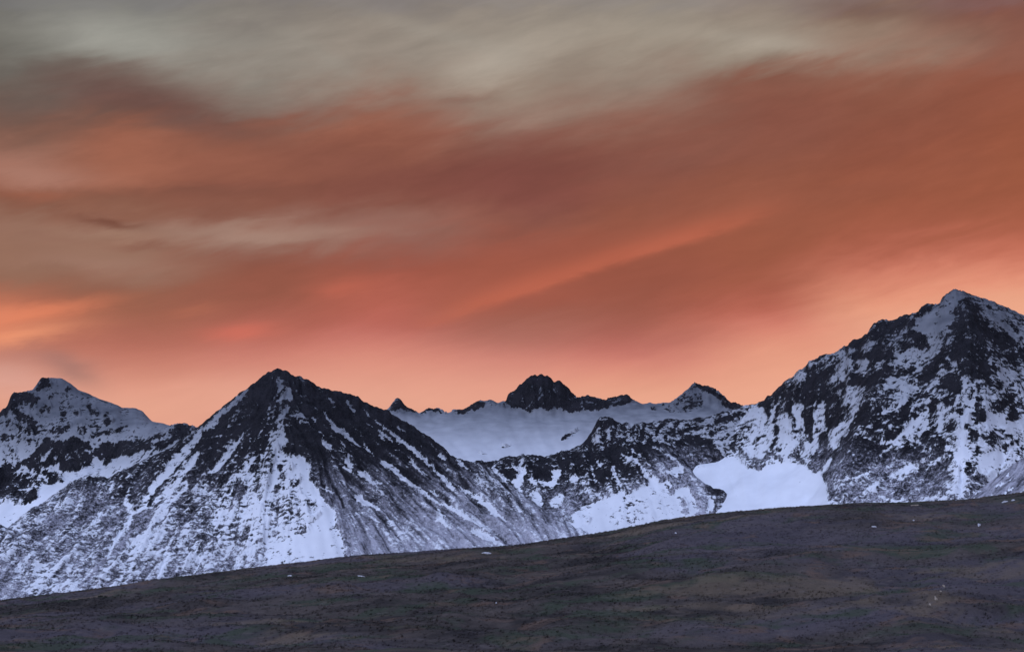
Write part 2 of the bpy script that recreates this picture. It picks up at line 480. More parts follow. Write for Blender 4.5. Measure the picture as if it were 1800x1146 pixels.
def mountain_material(name, fine=1.0):
    m, b = new_mat(name)
    pos = b.n('ShaderNodeNewGeometry').outputs['Position']
    snow = b.n('ShaderNodeAttribute', attribute_name='snow').outputs['Fac']
    dust = b.n('ShaderNodeAttribute', attribute_name='dust').outputs['Fac']
    snow_shade = b.n('ShaderNodeAttribute', attribute_name='snow_shade').outputs['Fac']
    coarse = b.n('ShaderNodeAttribute', attribute_name='coarse').outputs['Fac']
    na = b.noise(pos, 0.11 * fine, 4.0, 0.65, 0.3)
    nb = b.noise(pos, 0.36 * fine, 3.0, 0.65, 0.0)
    nc = b.noise(pos, 0.022 * fine, 3.0, 0.5, 0.0)
    nd = b.noise(pos, 0.050 * fine, 3.0, 0.6, 0.5)
    grain = b.m('ADD', b.m('ADD', b.m('MULTIPLY', b.m('SUBTRACT', na, 0.5), 1.6), b.m('MULTIPLY', b.m('SUBTRACT', nb, 0.5), 0.95)), b.m('MULTIPLY', b.m('SUBTRACT', nd, 0.5), 0.9))
    cov = b.mr(b.m('ADD', snow, grain), 0.41, 0.60)
    rock = b.mix(b.mr(nc, 0.35, 0.65), rgba((0.007, 0.007, 0.009)), rgba((0.018, 0.017, 0.021)))
    rock = b.mix(b.mr(nb, 0.40, 0.75), rock, rgba((0.036, 0.034, 0.039)))
    # fine powder caught between the stones
    dgr = b.m('ADD', b.m('MULTIPLY', b.m('SUBTRACT', nb, 0.5), 2.1), b.m('MULTIPLY', b.m('SUBTRACT', na, 0.5), 1.9))
    dcov = b.mr(b.m('ADD', dust, b.m('MULTIPLY', b.m('MULTIPLY', dgr, coarse), b.m('MULTIPLY', dust, 2.2, clamp=True))), 0.14, 0.86, 0.0, 0.92)
    rock = b.mix(dcov, rock, rgba((0.50, 0.49, 0.55)))
    sn = b.mix(snow_shade, rgba((0.82, 0.84, 0.88)), rgba((0.085, 0.09, 0.105)))  # shade on the high snow, painted into its colour
    sn = b.mix(b.mr(nc, 0.3, 0.7, 0.0, 0.12), sn, rgba((0.50, 0.51, 0.55)))
    col = b.mix(cov, rock, sn)
    bp = b.n('ShaderNodeBump'); bp.inputs['Strength'].default_value = 0.7; bp.inputs['Distance'].default_value = 2.5
    b.t.links.new(b.m('MULTIPLY', b.m('ADD', na, b.m('MULTIPLY', nb, 0.5)), b.mr(cov, 0, 1, 1.0, 0.15, smooth=False)), bp.inputs['Height'])
    return finish(m, b, col, 0.9, bp.outputs[0], 0.08)

MAT_NEAR = mountain_material('rock_and_snow', 1.0)
MAT_FAR = mountain_material('distant_rock_and_snow', 0.6)

# =====================================================================
# MOUNTAINS
# =====================================================================
def interp_sky(line):
    l = sorted(line)
    return np.array([p[0] for p in l], float), np.array([p[1] for p in l], float)

def build_mountain(name, mat, f, x0, x1, dx, yrows, skyline, cover, dustf, shadef, rough=1.0, seed=1, sky_w=260.0, jag=1.0, scree=None, left=None, right=None):
    cols_ = np.arange(x0, x1 + dx, dx)
    if left: cols_ = np.concatenate([np.arange(left, x0, 7.0), cols_])
    if right: cols_ = np.concatenate([cols_, np.arange(cols_[-1] + 7.0, right, 7.0)])
    a = (cols_ - W0 / 2) / FOC / CP          # tangent of bearing (level sight line)
    Yg, Ag = np.meshgrid(yrows, a, indexing='ij')
    Xg = Ag * Yg
    Z = f(Xg, Yg)
    px, py = plate(Xg, Yg, Z)
    py_c = np.clip(py, RY0, RY0 + RH - 2)
    # first look at the cover decides how rugged the ground is
    c0 = cover(px, py, seed)
    bare = 1 - sstep(c0, 0.55, 0.95)
    lf, lm, lb = samp(LIC_FINE, px, py_c), samp(LIC_MID, px, py_c), samp(LIC_BIG, px, py_c)
    rg = ridged(Xg / 120 + Z / 300, Yg / 150 + Z / 110, 5, seed)
    ch = ridged(Xg / 38, (Z + Yg * 0.3) / 34, 4, seed + 40, 0.6)
    cm = fbm(Xg / 60, (Z + .4 * Yg) / 60, 4, seed + 80)
    relief = bare * (3.0 * lm + 0.7 * lf + 13 * rg + 9.0 * ch) + (0.35 + 0.65 * bare) * 7.0 * lb + (1 - bare) * 1.5 * cm
    Z = Z + rough * relief
    # hold the surveyed skyline
    sxl, syl = interp_sky(skyline)
    px, py = plate(Xg, Yg, Z)
    k = np.argmin(py, 0); ci = np.arange(Z.shape[1])
    tgt = np.interp(px[k, ci], sxl, syl, left=np.nan, right=np.nan)
    rocky = 1 - sstep(c0[k, ci], .35, .75)
    tgt = tgt + jag * (0.35 + 0.65 * rocky) * (3.2 * perlin(cols_ / 11, cols_ * 0 + .3, seed + 5) + 2.4 * perlin(cols_ / 5, cols_ * 0 + .7, seed + 6))
    dpy = tgt - py[k, ci]
    ok = np.isfinite(dpy)
    dpy = np.where(ok, dpy, 0); dpy = np.interp(cols_, cols_[ok], dpy[ok]) if ok.any() else dpy
    if ok.any():
        dist = np.minimum(np.abs(cols_ - cols_[ok].min()), np.abs(cols_ - cols_[ok].max()))
        inside = (cols_ >= cols_[ok].min()) & (cols_ <= cols_[ok].max())
        dpy *= np.where(inside, 1, np.exp(-dist / 25))
    ker = np.array([1, 2, 1.0]); ker /= ker.sum(); dpy = np.convolve(np.pad(dpy, 1, 'edge'), ker, 'valid')
    Yk = np.interp(np.arange(len(k)), np.arange(len(k)), yrows[k])
    ker = np.ones(9) / 9; Yk = np.convolve(np.pad(Yk, 4, 'edge'), ker, 'valid')
    dz = -dpy / FOC * Yk
    Z = Z + dz[None] * np.exp(-((Yg - Yk[None]) / sky_w) ** 2)
    px, py = plate(Xg, Yg, Z)
    # snow: the surveyed cover, broken up by ledges, streaks and blocks
    c1 = cover(px, py, seed)
    rel = rough * (14 * rg + 6.5 * ch)
    ledge = -np.gradient(rel, axis=0); ledge = ledge / (np.abs(ledge).mean() * 2 + 1e-6)
    chunk = fbm(Xg / 21, (Z + .2 * Yg) / 12, 4, seed + 120, .64)
    chunk2 = fbm(Xg / 75, Z / 60, 3, seed + 150, .55)
    sc = scree(px, py) if scree else 0.0
    snow = c1 + (0.04 + .05 * sc) * lf + (0.085 + .03 * sc) * lm + 0.06 * lb + (0.80 - .5 * sc) * chunk + (0.45 - .25 * sc) * chunk2 - 0.10 * ch + 0.05 * np.clip(ledge, -2, 2)
    d0 = dustf(px, py); d = d0 + np.clip(d0 * 2.5, 0, 1) * ((0.04 + .06 * sc) * lf + (0.035 + .05 * sc) * lm + (1 - .8 * sc) * (.35 * chunk2 + .35 * chunk))
    t = np.clip(shadef(px, py) + .12 * chunk2, 0, 1)  # painted shade for the snow, deeper towards the summits
    return grid_mesh(name, Xg, Yg, Z, mat, {'snow': snow, 'dust': d, 'snow_shade': t, 'coarse': 1 - .6 * sc + 0 * px})

def rows(a, b, n1, c=None, n2=0):
    r = np.linspace(a, b, n1)
    if c: r = np.concatenate([r, np.linspace(b, c, n2 + 1)[1:]])
    return r

def ramp_y(pts):
    xs = [p[0] for p in pts]; ys = [p[1] for p in pts]
    return lambda px, py: np.interp(py, xs, ys)

# ---------------------------------------------------------------- far left snow peak
SKY_L = [(-1000,800),(-850,742),(-700,790),(-520,715),(-400,745),(-270,796),(-150,772),(-60,742),(0,728),(2,721),(14,712),(19,695),(25.5,689.5),(57,686),(67,671),(72.6,662.4),(82,664),(106,664),(122,672),(137,685),(153,691),(173,700.5),(196,708),(216,716.6),(239.5,717),(251,723),(267,740),(290.5,745),(306,751),(311,746),(317,743.7),(326,743),(341,751.5)]
f = surface([[(x, y, 6600 if x < 240 else 6600 - (x - 240) * 7) for x, y in SKY_L]],
 [(100,720,6450),(100,770,6260),(0,760,6380),(200,770,6200),(280,775,5780),(100,825,6190),(190,812,6130),(30,835,6230),(30,880,6040),(90,860,6020),
  (240,800,5800),(0,905,5960),(50,900,5900),(0,950,5750),(100,900,5700),(200,900,5550),(300,860,5450),(-80,900,6000),(-80,950,5800),(-140,900,6050),(-400,880,6050),(-400,980,5600),(-700,880,6050),(-700,980,5600),(-1000,900,6050),(-1000,990,5600),(-550,850,7400),(-1000,880,7400),(-550,1060,5300),(-1000,1070,5300),(-300,1120,5150),(-550,1200,4950),(-1000,1200,4950),(-200,1150,4950),(100,1150,4950),(400,1150,4950),
  (100,1000,5400),(300,1000,5200),(-100,1000,5500),(400,850,5500),(100,850,7400),(-80,880,7400),(300,900,7200),(420,980,6900)])
def cover_l(px, py, seed):
    c = Cover(px, py, 0.86, seed)
    c.poly([(70,660),(84,660),(92,675),(78,682),(62,687)], .12)
    c.poly([(17,692),(30,686),(48,692),(68,698),(62,708),(42,705),(30,712),(20,718),(10,714)], .08)
    c.poly([(-5,722),(5,714),(18,714),(14,731),(-5,733)], .08)
    c.line([(18,718),(40,735),(58,745),(62,762)], [10,16,12,8], .3, 4)
    c.line([(15,745),(35,752),(50,758)], 12, .4, 4)
    for x, y, r in [(74,722,5),(88,698,4),(85,718,6),(113,726,4),(117,685,5),(110,737,5),(135,727,6),(163,724,8),(122,750,5),(107,757,7),(92,757,4),(145,756,8),(160,764,6),(190,742,7),(182,730,4)]:
        c.spot(x, y, r, .38, 3)
    c.line([(172,763),(190,760),(207,756),(222,748)], [6,9,7,3], .2)
    c.line([(-20,770),(20,768),(50,775),(90,772)], [10,12,10,4], .5, 4)
    c.poly([(60,793),(78,775),(86,770),(110,778),(130,764),(148,780),(152,774),(165,790),(180,778),(195,780),(212,771),(232,775),(239,790),(233,798),(196,806),(195,815),(185,818),(170,800),(158,814),(146,824),(118,828),(108,832),(103,815),(80,822),(70,816),(50,824),(34,814),(55,801)], .05, 3)
    c.line([(75,806),(92,790)], [8,5], .8); c.line([(86,775),(98,796)], 2.5, .7, 1.5); c.line([(152,790),(172,812)], 3.5, .75, 2); c.line([(172,790),(184,806)], 2, .65, 1.5); c.spot(118,800,4,.6)
    c.poly([(-30,785),(35,785),(38,800),(28,815),(-30,830)], .85, 5)
    c.spot(22,795,8,.45,4)
    c.poly([(-60,828),(30,812),(60,825),(110,832),(112,845),(90,855),(68,850),(65,876),(40,892),(18,884),(-60,900)], .40, 4)
    c.poly([(0,840),(22,836),(36,850),(30,870),(4,872)], .16, 4)
    c.poly([(82,838),(110,836),(108,850),(85,850)], .12, 3)
    c.poly([(42,868),(64,862),(66,880),(42,888)], .15, 3)
    c.line([(38,820),(60,832),(80,842)], [4,6,8], .9); c.spot(116,836,7,.95)
    c.poly([(-60,905),(15,886),(42,890),(66,878),(70,850),(90,856),(104,848),(140,900),(60,1000),(-60,1000)], 1.05, 3)
    c.poly([(150,826),(198,815),(240,795),(262,775),(300,770),(320,780),(280,850),(150,850)], .85, 5)
    c.poly([(240,772),(262,768),(300,758),(312,744),(330,742),(345,752),(330,765),(312,775),(300,780),(282,790),(270,785),(240,795),(222,806),(228,790)], .2, 4)
    c.line([(268,778),(300,765)], 6, .85)
    return c.v
build_l = lambda: build_mountain('snowy_mountain', MAT_FAR, f, -150, 440, 1.6, rows(4950, 6620, 400, 7300, 30), SKY_L, cover_l,
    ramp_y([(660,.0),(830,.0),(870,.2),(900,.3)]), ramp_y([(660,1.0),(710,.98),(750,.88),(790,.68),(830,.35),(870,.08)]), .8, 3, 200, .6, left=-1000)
o = build_l()
tag(o, "far snow-covered mountain with a blunt summit, at the left edge behind the dark pyramid", "mountain", kind="structure")

# ---------------------------------------------------------------- the dark pyramid
SKY_P = [(-500,1095),(-140,1022),(0,945),(30,924),(60,897),(95,868),(120,850),(150,836),(190,840),(240,815),(300,786),(345.5,751.5),(365,736),(392.6,714),(420,692.6),(438,679.5),(457,665),(477,651.4),(485,648.7),(500.6,650),(512,658.5),(528,662.4),(544,669),(559.5,681),(575,685),(595,687.5),(610.5,690.7),(630,698.5),(650,710),(665.5,718),(681,721),(694.7,731),(716,742.7),(739.5,757.6),(762.7,772.5),(782.6,789),(794,800.7),(816,809),(840,813)]
f = surface([[(-1000,1150,4250),(-500,1095,4350),(-140,1022,4500),(0,945,4750),(60,900,4900),(150,838,5150),(240,815,5250),(300,785,5310),(345,751.5,5300),(365,736,5280),(392.6,714,5250),(420,692.6,5230),(438,679,5220),(457,665,5210),(485,648.7,5200),(500.6,650,5205),(544,669,5215),(595,687.5,5230),(650,710,5250),(681,721,5260),(716,742.7,5260),(762.7,772.5,5250),(794,800.7,5240),(845,822,5200),(900,862,5120),(960,905,5000),(1010,950,4900),(1080,1000,4800)],
 [(490,690,5105),(500,740,4990),(515,780,4900),(540,830,4780),(565,880,4670),(595,930,4560),(615,980,4460),(630,1040,4330),(640,1100,4200)]],
 [(300,900,4800),(300,960,4620),(280,1030,4430),(400,770,5020),(400,830,4890),(400,900,4740),(420,980,4540),(430,1050,4350),(200,900,4900),(150,960,4700),(100,1030,4480),(0,1050,4450),(-80,1080,4350),(-500,1150,4200),(-500,1150,5000),(-1000,1180,4900),
  (600,740,5090),(650,800,4990),(650,900,4740),(680,970,4560),(700,1050,4370),(760,860,4960),(780,950,4710),(800,1040,4480),(870,950,4790),(900,1030,4580),(1000,1040,4650),
  (345,900,6200),(485,880,6200),(681,900,6200),(850,950,6100),(100,980,6000),(-100,1050,5600),(1050,1050,5500)])
def cover_p(px, py, seed):
    base = np.interp(py, [650, 760, 850, 900, 960, 1050], [.08, .22, .40, .47, .52, .5])
    c = Cover(px, py, base, seed)
    # upper left: bare dark rock
    c.poly([(425,690),(485,640),(508,645),(500,690),(482,702),(466,728),(450,748),(425,766),(395,765),(365,790),(340,800),(352,775),(388,742),(415,714)], .0, 4)
    c.poly([(340,800),(365,785),(400,765),(440,765),(440,790),(400,840),(330,850),(315,830)], .24, 6)
    c.line([(437,684),(405,711),(376,740),(352,760),(336,784),(300,822),(272,855),(240,902)], [5,9,11,10,13,16,14,9], .88, 2)
    c.line([(395,732),(370,760),(350,780)], [3,4,5], .2, 2)
    c.line([(418,726),(400,742)], 2, .5, 1.5)
    c.line([(348,798),(330,822),(310,850),(290,867),(258,897)], [10,10,10,10,5], .88, 2)
    c.line([(372,768),(388,765)], 5, .6)
    c.line([(430,762),(408,788),(390,812),(372,830)], [4,8,9,6], .85, 2)
    c.line([(475,735),(460,757),(445,775)], [4,4,3], .5, 2)
    c.line([(447,800),(432,825),(416,850),(396,880),(384,905),(374,935)], [6,10,15,18,16,8], .85, 3)
    c.line([(478,768),(466,798),(456,832),(446,862),(428,890)], [4,8,9,9,5], .88, 2)
    c.line([(292,858),(330,850),(322,862),(306,876)], [2,8,7,3], .75, 2)
    c.poly([(390,850),(440,830),(470,850),(470,930),(430,960),(380,960),(370,920)], .66, 10)
    # summit snow
    c.line([(489,661),(492,684),(480,702),(470,728),(455,752)], [5,8,6,4,2], .72, 2)
    c.poly([(504,682),(517,684),(516,704),(501,700),(488,707),(495,694)], .92, 1.5)
    c.line([(506,715),(498,728),(485,742)], [8,7,5], .75, 2)
    c.line([(510,728),(536,733)], [5,2], .6, 2); c.spot(527,745,4,.7,2)
    c.line([(498,738),(488,750),(502,745)], [5,6,4], .7, 2)
    # snow field left of the front rib
    c.poly([(470,760),(486,755),(500,762),(506,776),(499,792),(514,800),(522,790),(536,800),(546,812),(542,828),(544,842),(553,852),(562,872),(586,898),(592,920),(601,940),(604,956),(603,985),(560,1000),(470,1010),(465,930),(470,870),(476,830),(482,800)], .93, 2.5)
    for x, y, r in [(483,768,6),(502,786,6),(486,790,5),(491,821,5),(513,823,5),(522,844,6),(496,838,6),(516,850,6),(485,858,7),(526,868,5),(537,882,6),(500,880,6),(555,905,8),(526,900,6),(548,912,7)]:
        c.spot(x, y, r, .34, 3)
    c.poly([(470,868),(520,862),(545,880),(560,895),(540,915),(545,935),(520,938),(470,945)], .62, 8)
    c.poly([(520,940),(600,935),(604,970),(560,985),(510,975)], .98, 5)
    c.line([(548,905),(575,895)], [10,10], .9)
    # right face: scree, sharply bounded by the rib
    rib = [(512,655),(514,690),(512,712),(540,735),(520,752),(500,757),(514,778),(506,790),(520,803),(536,802),(548,812),(545,830),(541,842),(555,853),(563,872),(588,898),(594,920),(603,945),(606,960),(630,978),(640,1060)]
    c.poly(rib + [(1120,1060),(1060,980),(960,900),(850,818),(794,795),(681,712),(600,680),(545,660)], .0, 2)
    c.v = np.where((c.v < .3) & (px > 500), c.v + np.interp(py, [650, 720, 800, 900, 980], [.0, .05, .13, .24, .34]) * sstep(px - 500, 0, 30), c.v)
    c.poly([(512,742),(545,745),(560,800),(575,830),(552,848),(545,815),(520,790)], .03, 5)
    for pts, w in [
     ([(569,723),(588,752),(602,757),(616,773),(634,784)], [2,8,10,7,3]), ([(566,775),(575,782),(585,791)], [6,9,3]),
     ([(580,699),(588,706)], [5,4]), ([(549,736),(556,742)], 3), ([(637,720),(654,734),(677,753)], [2,5,3]), ([(646,744),(668,758),(689,776)], [4,5,3]),
     ([(610,705),(622,722)], [3,5]), ([(690,762),(720,785),(763,824),(795,856)], [5,7,5,7]), ([(668,765),(675,773)], [4,2]), ([(640,783),(650,790),(655,800)], [6,4,2]),
     ([(672,812),(689,823),(707,838),(720,848),(772,884),(825,910),(862,932),(890,950)], [9,11,8,5,5,6,6,4]),
     ([(611,808),(617,818)], [7,7]), ([(604,821),(616,825)], [3,4]), ([(631,829),(640,835),(660,850)], [6,9,3]), ([(567,859),(580,863),(594,869)], [3,6,3]),
     ([(622,870),(630,876),(646,885),(666,895)], [3,9,9,3]), ([(655,910),(662,916)], [4,5]), ([(720,812),(735,823),(752,837)], [5,4,3]),
     ([(804,852),(830,870),(845,880),(868,899),(889,917)], [3,7,11,10,2]), ([(830,932),(845,940),(862,948),(895,966)], [8,12,11,7]),
     ([(769,910),(778,917),(790,926)], [7,10,4]), ([(766,897),(784,906)], [5,3]), ([(896,929),(915,941)], 3), ([(760,865),(771,871)], 4), ([(804,805),(812,815),(826,828)], [5,6,3]),
     ([(770,800),(780,808)], 4), ([(720,925),(751,945)], [4,3]), ([(700,748),(712,757)], [3,5]), ([(804,925),(815,932)], 3), ([(600,776),(606,783)], 3), ([(560,758),(566,764)], 3),
     ([(650,845),(665,856)], 2)]:
        c.line(pts, w, .93, 1.6)
    c.poly([(660,915),(700,905),(760,945),(800,985),(700,985)], .44, 12)
    c.poly([(690,945),(720,930),(745,965),(690,975)], .52, 6)
    c.poly([(850,818),(890,850),(940,900),(975,960),(930,950),(880,900),(830,850)], .38, 8)
    # lower left spur
    c.poly([(75,915),(90,903),(106,903),(117,915),(105,925),(92,932)], .05, 4)
    c.poly([(112,860),(140,846),(165,850),(192,868),(188,893),(160,906),(146,885),(128,880)], .14, 6)
    c.poly([(128,915),(142,908),(146,920),(132,928)], .1, 3)
    c.poly([(172,905),(196,915),(207,918),(200,935),(186,930)], .12, 4)
    c.line([(262,900),(238,918),(222,945),(205,965),(165,1005),(140,1030)], [14,12,9,9,8,5], .12, 4)
    c.line([(232,908),(205,948),(188,982)], [6,6,3], .92, 2); c.line([(176,900),(166,920)], [6,5], .85, 2)
    c.line([(228,860),(222,880),(232,905)], [6,10,9], .9, 3)
    c.poly([(238,903),(262,895),(268,910),(250,925),(238,930)], .1, 5)
    c.line([(265,925),(240,960),(215,1020)], [10,18,20], .72, 5)
    c.line([(295,965),(288,990),(275,1020)], [4,7,7], .88, 3); c.line([(350,985),(336,1015)], [4,4], .9, 2); c.line([(338,962),(350,985)], 5, .8, 3)
    c.line([(310,905),(322,912)], 8, .1, 3); c.line([(405,893),(420,885)], [5,6], .1, 2); c.spot(377,950,4,.12,2)
    c.poly([(410,855),(425,845),(435,860),(420,882),(410,880)], .12, 4)
    c.poly([(450,855),(462,848),(468,870),(452,885)], .22, 4)
    c.poly([(60,990),(110,1000),(95,1050),(60,1060)], .75, 8)
    c.poly([(-60,1000),(10,985),(40,1030),(30,1060),(-60,1060)], .3, 8)
    return np.maximum(c.v, .07)
def dust_p(px, py):
    left = np.interp(py, [650, 760, 820, 900, 1000], [0, .02, .18, .46, .58])
    right = np.interp(py + (px - 700) * .06, [650, 730, 790, 850, 900, 960], [0, .02, .13, .32, .48, .70])
    s = sstep(px - np.interp(py, [650, 800, 980], [500, 530, 610]), -12, 12)
    return left * (1 - s) + right * s
o = build_mountain('pyramid_mountain', MAT_NEAR, f, -140, 1100, 1.6, rows(4250, 5265, 350, 6100, 30), SKY_P, cover_p,
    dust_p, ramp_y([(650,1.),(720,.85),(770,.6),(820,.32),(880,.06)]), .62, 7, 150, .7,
    lambda px, py: sstep(px - np.interp(py, [650, 800, 980], [500, 530, 610]), 0, 30), left=-500)
tag(o, "dark pyramid-shaped mountain with snowy left face and grey scree right face", "mountain", kind="structure")

# ---------------------------------------------------------------- glacier and its crest
SKY_G = [(640,735),(681,719.5),(690,708),(697,699),(704.7,703),(711,710),(723,718),(736,726),(748,719.5),(756,716.5),(772.6,720.5),(784,725.5),(789,727),(797.5,721),(819,719),(832,711),(844,703),(852,705.5),(861.5,702),(875.5,708),(884,705),(890,707),(893.7,693),(905,686),(915,674.7),(932,660),(940,659),(944,661.5),(951.7,657),(961.7,660),(969,667),(975,673),(980,668.7),(991.5,676),(1003,684.7),(1011,698),(1021,699.6),(1034.6,696),(1044,697),(1051,699.6),(1064,703.6),(1072,700),(1081,697),(1092.7,693.6),(1104,694.6),(1112.6,702),(1126,709),(1136,709),(1141,707),(1152,709.5),(1166,707),(1179,707),(1192,698),(1209,683),(1222,671.4),(1232,675.7),(1252,679.7),(1262,688),(1275,701),(1288.5,710),(1305,714.5)]
def yg(x): return float(np.interp(x, [640, 700, 790, 900, 1010, 1120, 1222, 1305], [8300, 8400, 8550, 8650, 8650, 8600, 8450, 8300]))
f = surface([[(x, y, yg(x)) for x, y in SKY_G], [(x, y, yg(x) - 130) for x, y in [(690,724),(740,730),(790,730),(850,722),(890,718),(930,724),(975,722),(1000,727),(1040,722),(1080,715),(1120,712),(1170,714)]]],
 [(600,770,8200),(1340,730,8200),(1420,760,8100),(750,748,8150),(850,742,8150),(950,744,8150),(1050,738,8150),(1150,728,8150),(1200,722,8280),(1250,725,8150),
  (750,765,7600),(850,772,7450),(950,772,7450),(1050,762,7500),(1150,748,7700),(1250,738,7800),(800,800,7050),(900,810,6930),(1000,802,7000),(1060,790,7000),(1200,775,7100),(1300,752,7500),
  (850,860,6500),(1000,860,6500),(1150,830,6500),(700,800,7000),(650,800,7600),(700,800,9600),(950,800,9600),(1220,800,9600),(1400,820,9400)])
def cover_g(px, py, seed):
    c = Cover(px, py, 1.45, seed)
    c.poly([(888,707),(892,690),(915,670),(932,655),(962,655),(982,664),(1006,682),(1014,697),(1034,692),(1064,700),(1081,693),(1104,690),(1118,704),(1085,713),(1060,720),(1035,722),(1006,728),(995,720),(975,717),(965,723),(950,718),(932,726),(915,715),(897,717)], .08, 2.5)
    for p, w in [([(945,672),(952,690),(945,705)], [4,6,3]), ([(975,685),(990,700)], [4,3]), ([(925,690),(915,705)], [4,3]), ([(960,680),(968,700)], 3), ([(1030,705),(1045,712)], 4), ([(1075,705),(1095,700)], 4), ([(935,708),(925,716)], 3)]:
        c.line(p, w, .58, 2.5)
    c.poly([(680,724),(697,695),(714,709),(736,726),(715,722),(698,720)], .12, 2)
    c.poly([(736,728),(756,712),(786,727),(760,723)], .15, 2)
    c.poly([(793,724),(820,715),(832,707),(844,699),(853,704),(848,715),(835,722),(820,728),(803,728)], .2, 2)
    c.poly([(855,703),(875,708),(892,706),(888,714),(860,712)], .7, 2)
    c.poly([(1178,709),(1222,668),(1240,690),(1240,715),(1200,726),(1160,722)], .62, 4)
    c.poly([(1219,667),(1232,672),(1252,676),(1275,698),(1306,712),(1300,722),(1278,722),(1262,706),(1250,692),(1235,684),(1218,680)], .08, 2)
    for x, y, r in [(1210,702,6),(1215,710,7),(1205,720,5),(1228,700,4),(1195,705,4),(1190,712,3),(1148,718,3),(1165,712,3)]: c.spot(x, y, r, .3, 3)
    c.line([(989,770),(998,764),(1014,759)], [7,7,2], .18, 2); c.line([(885,785),(899,783)], [3,2], .3, 1.2); c.line([(847,798),(854,796)], 3.5, .25, 1.2)
    return c.v
o = build_mountain('glacier', MAT_FAR, f, 600, 1420, 1.6, rows(6700, 8670, 330, 9500, 25), SKY_G, cover_g,
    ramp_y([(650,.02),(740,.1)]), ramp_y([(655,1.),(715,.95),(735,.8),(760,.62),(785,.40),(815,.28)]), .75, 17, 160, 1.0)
tag(o, "wide smooth glacier below a row of dark rocky peaks, between the pyramid and the right massif", "glacier", kind="structure")

# ---------------------------------------------------------------- rock bluff below the glacier
SKY_B = [(816,811),(845.6,812),(872,809.7),(892,805.7),(925,802.4),(955,805.7),(975,802),(991.5,795.8),(1011,792),(1021,785.8),(1031,772.5),(1040,757),(1048,742.7),(1054.5,734),(1068,734.4),(1076,736),(1093,745),(1119,744),(1146,741),(1172,736.7),(1199,739),(1232,734.4),(1272,722.8),(1305,714.5),(1340,712)]
f = surface([[(x, y, float(np.interp(x, [816, 1000, 1060, 1200, 1305], [5600, 5610, 5740, 5850, 5890]))) for x, y in SKY_B],
  [(1170,785,5580),(1198,812,5500),(1225,840,5440),(1250,857,5380),(1268,864,5350),(1281,876,5340),(1288,905,5290),(1296,960,5180)]],
 [(1120,772,5640),(1080,785,5590),(1100,795,5520),(1130,803,5490),(1160,795,5560),(900,870,5400),(950,890,5340),(930,950,5150),(1000,880,5340),(1000,940,5150),(1060,868,5330),(1100,862,5320),(1080,920,5180),
  (1150,850,5360),(1150,920,5170),(1220,900,5230),(980,1000,5000),(1150,1000,4950),(1300,1000,5050),(820,860,5500),(840,920,5300),(780,830,5600),(780,900,5450),
  (1200,768,5720),(1240,775,5710),(1262,798,5640),(1300,765,5740),(1330,790,5690),(1300,835,5620),(1262,822,5620),(1250,872,5560),(1228,856,5545),(1212,836,5570),(1300,905,5480),(1380,900,5560),(1380,780,5850),(1340,1000,5300),(850,870,6100),(1000,850,6150),(1100,820,6300),(1200,800,6400),(1300,850,6300),(1400,850,6300)])
def shelf(c):
    c.poly([(1180,770),(1200,742),(1240,738),(1270,726),(1310,716),(1360,712),(1360,800),(1300,802),(1240,806),(1205,800)], .74, 4)
    c.poly([(1186,775),(1215,764),(1250,772),(1266,795),(1260,806),(1235,806),(1215,796),(1200,802),(1188,788)], .16, 5)
    c.line([(1185,763),(1230,750),(1262,746)], [5,7,3], .15, 2.5); c.line([(1258,742),(1300,728),(1322,716)], [8,8,4], .08, 2.5); c.line([(1255,762),(1285,750)], [5,4], .3, 3); c.line([(1228,738),(1250,733)], [6,4], .2, 2)
    c.poly([(1275,770),(1300,745),(1330,730),(1325,760),(1300,785),(1280,790)], .62, 6)
    for p, w in [([(1304,790),(1312,804)], [8,6]), ([(1283,782),(1290,790)], 5), ([(1200,752),(1212,748)], 4), ([(1268,772),(1280,764)], 4)]:
        c.line(p, w, .25, 2.5)

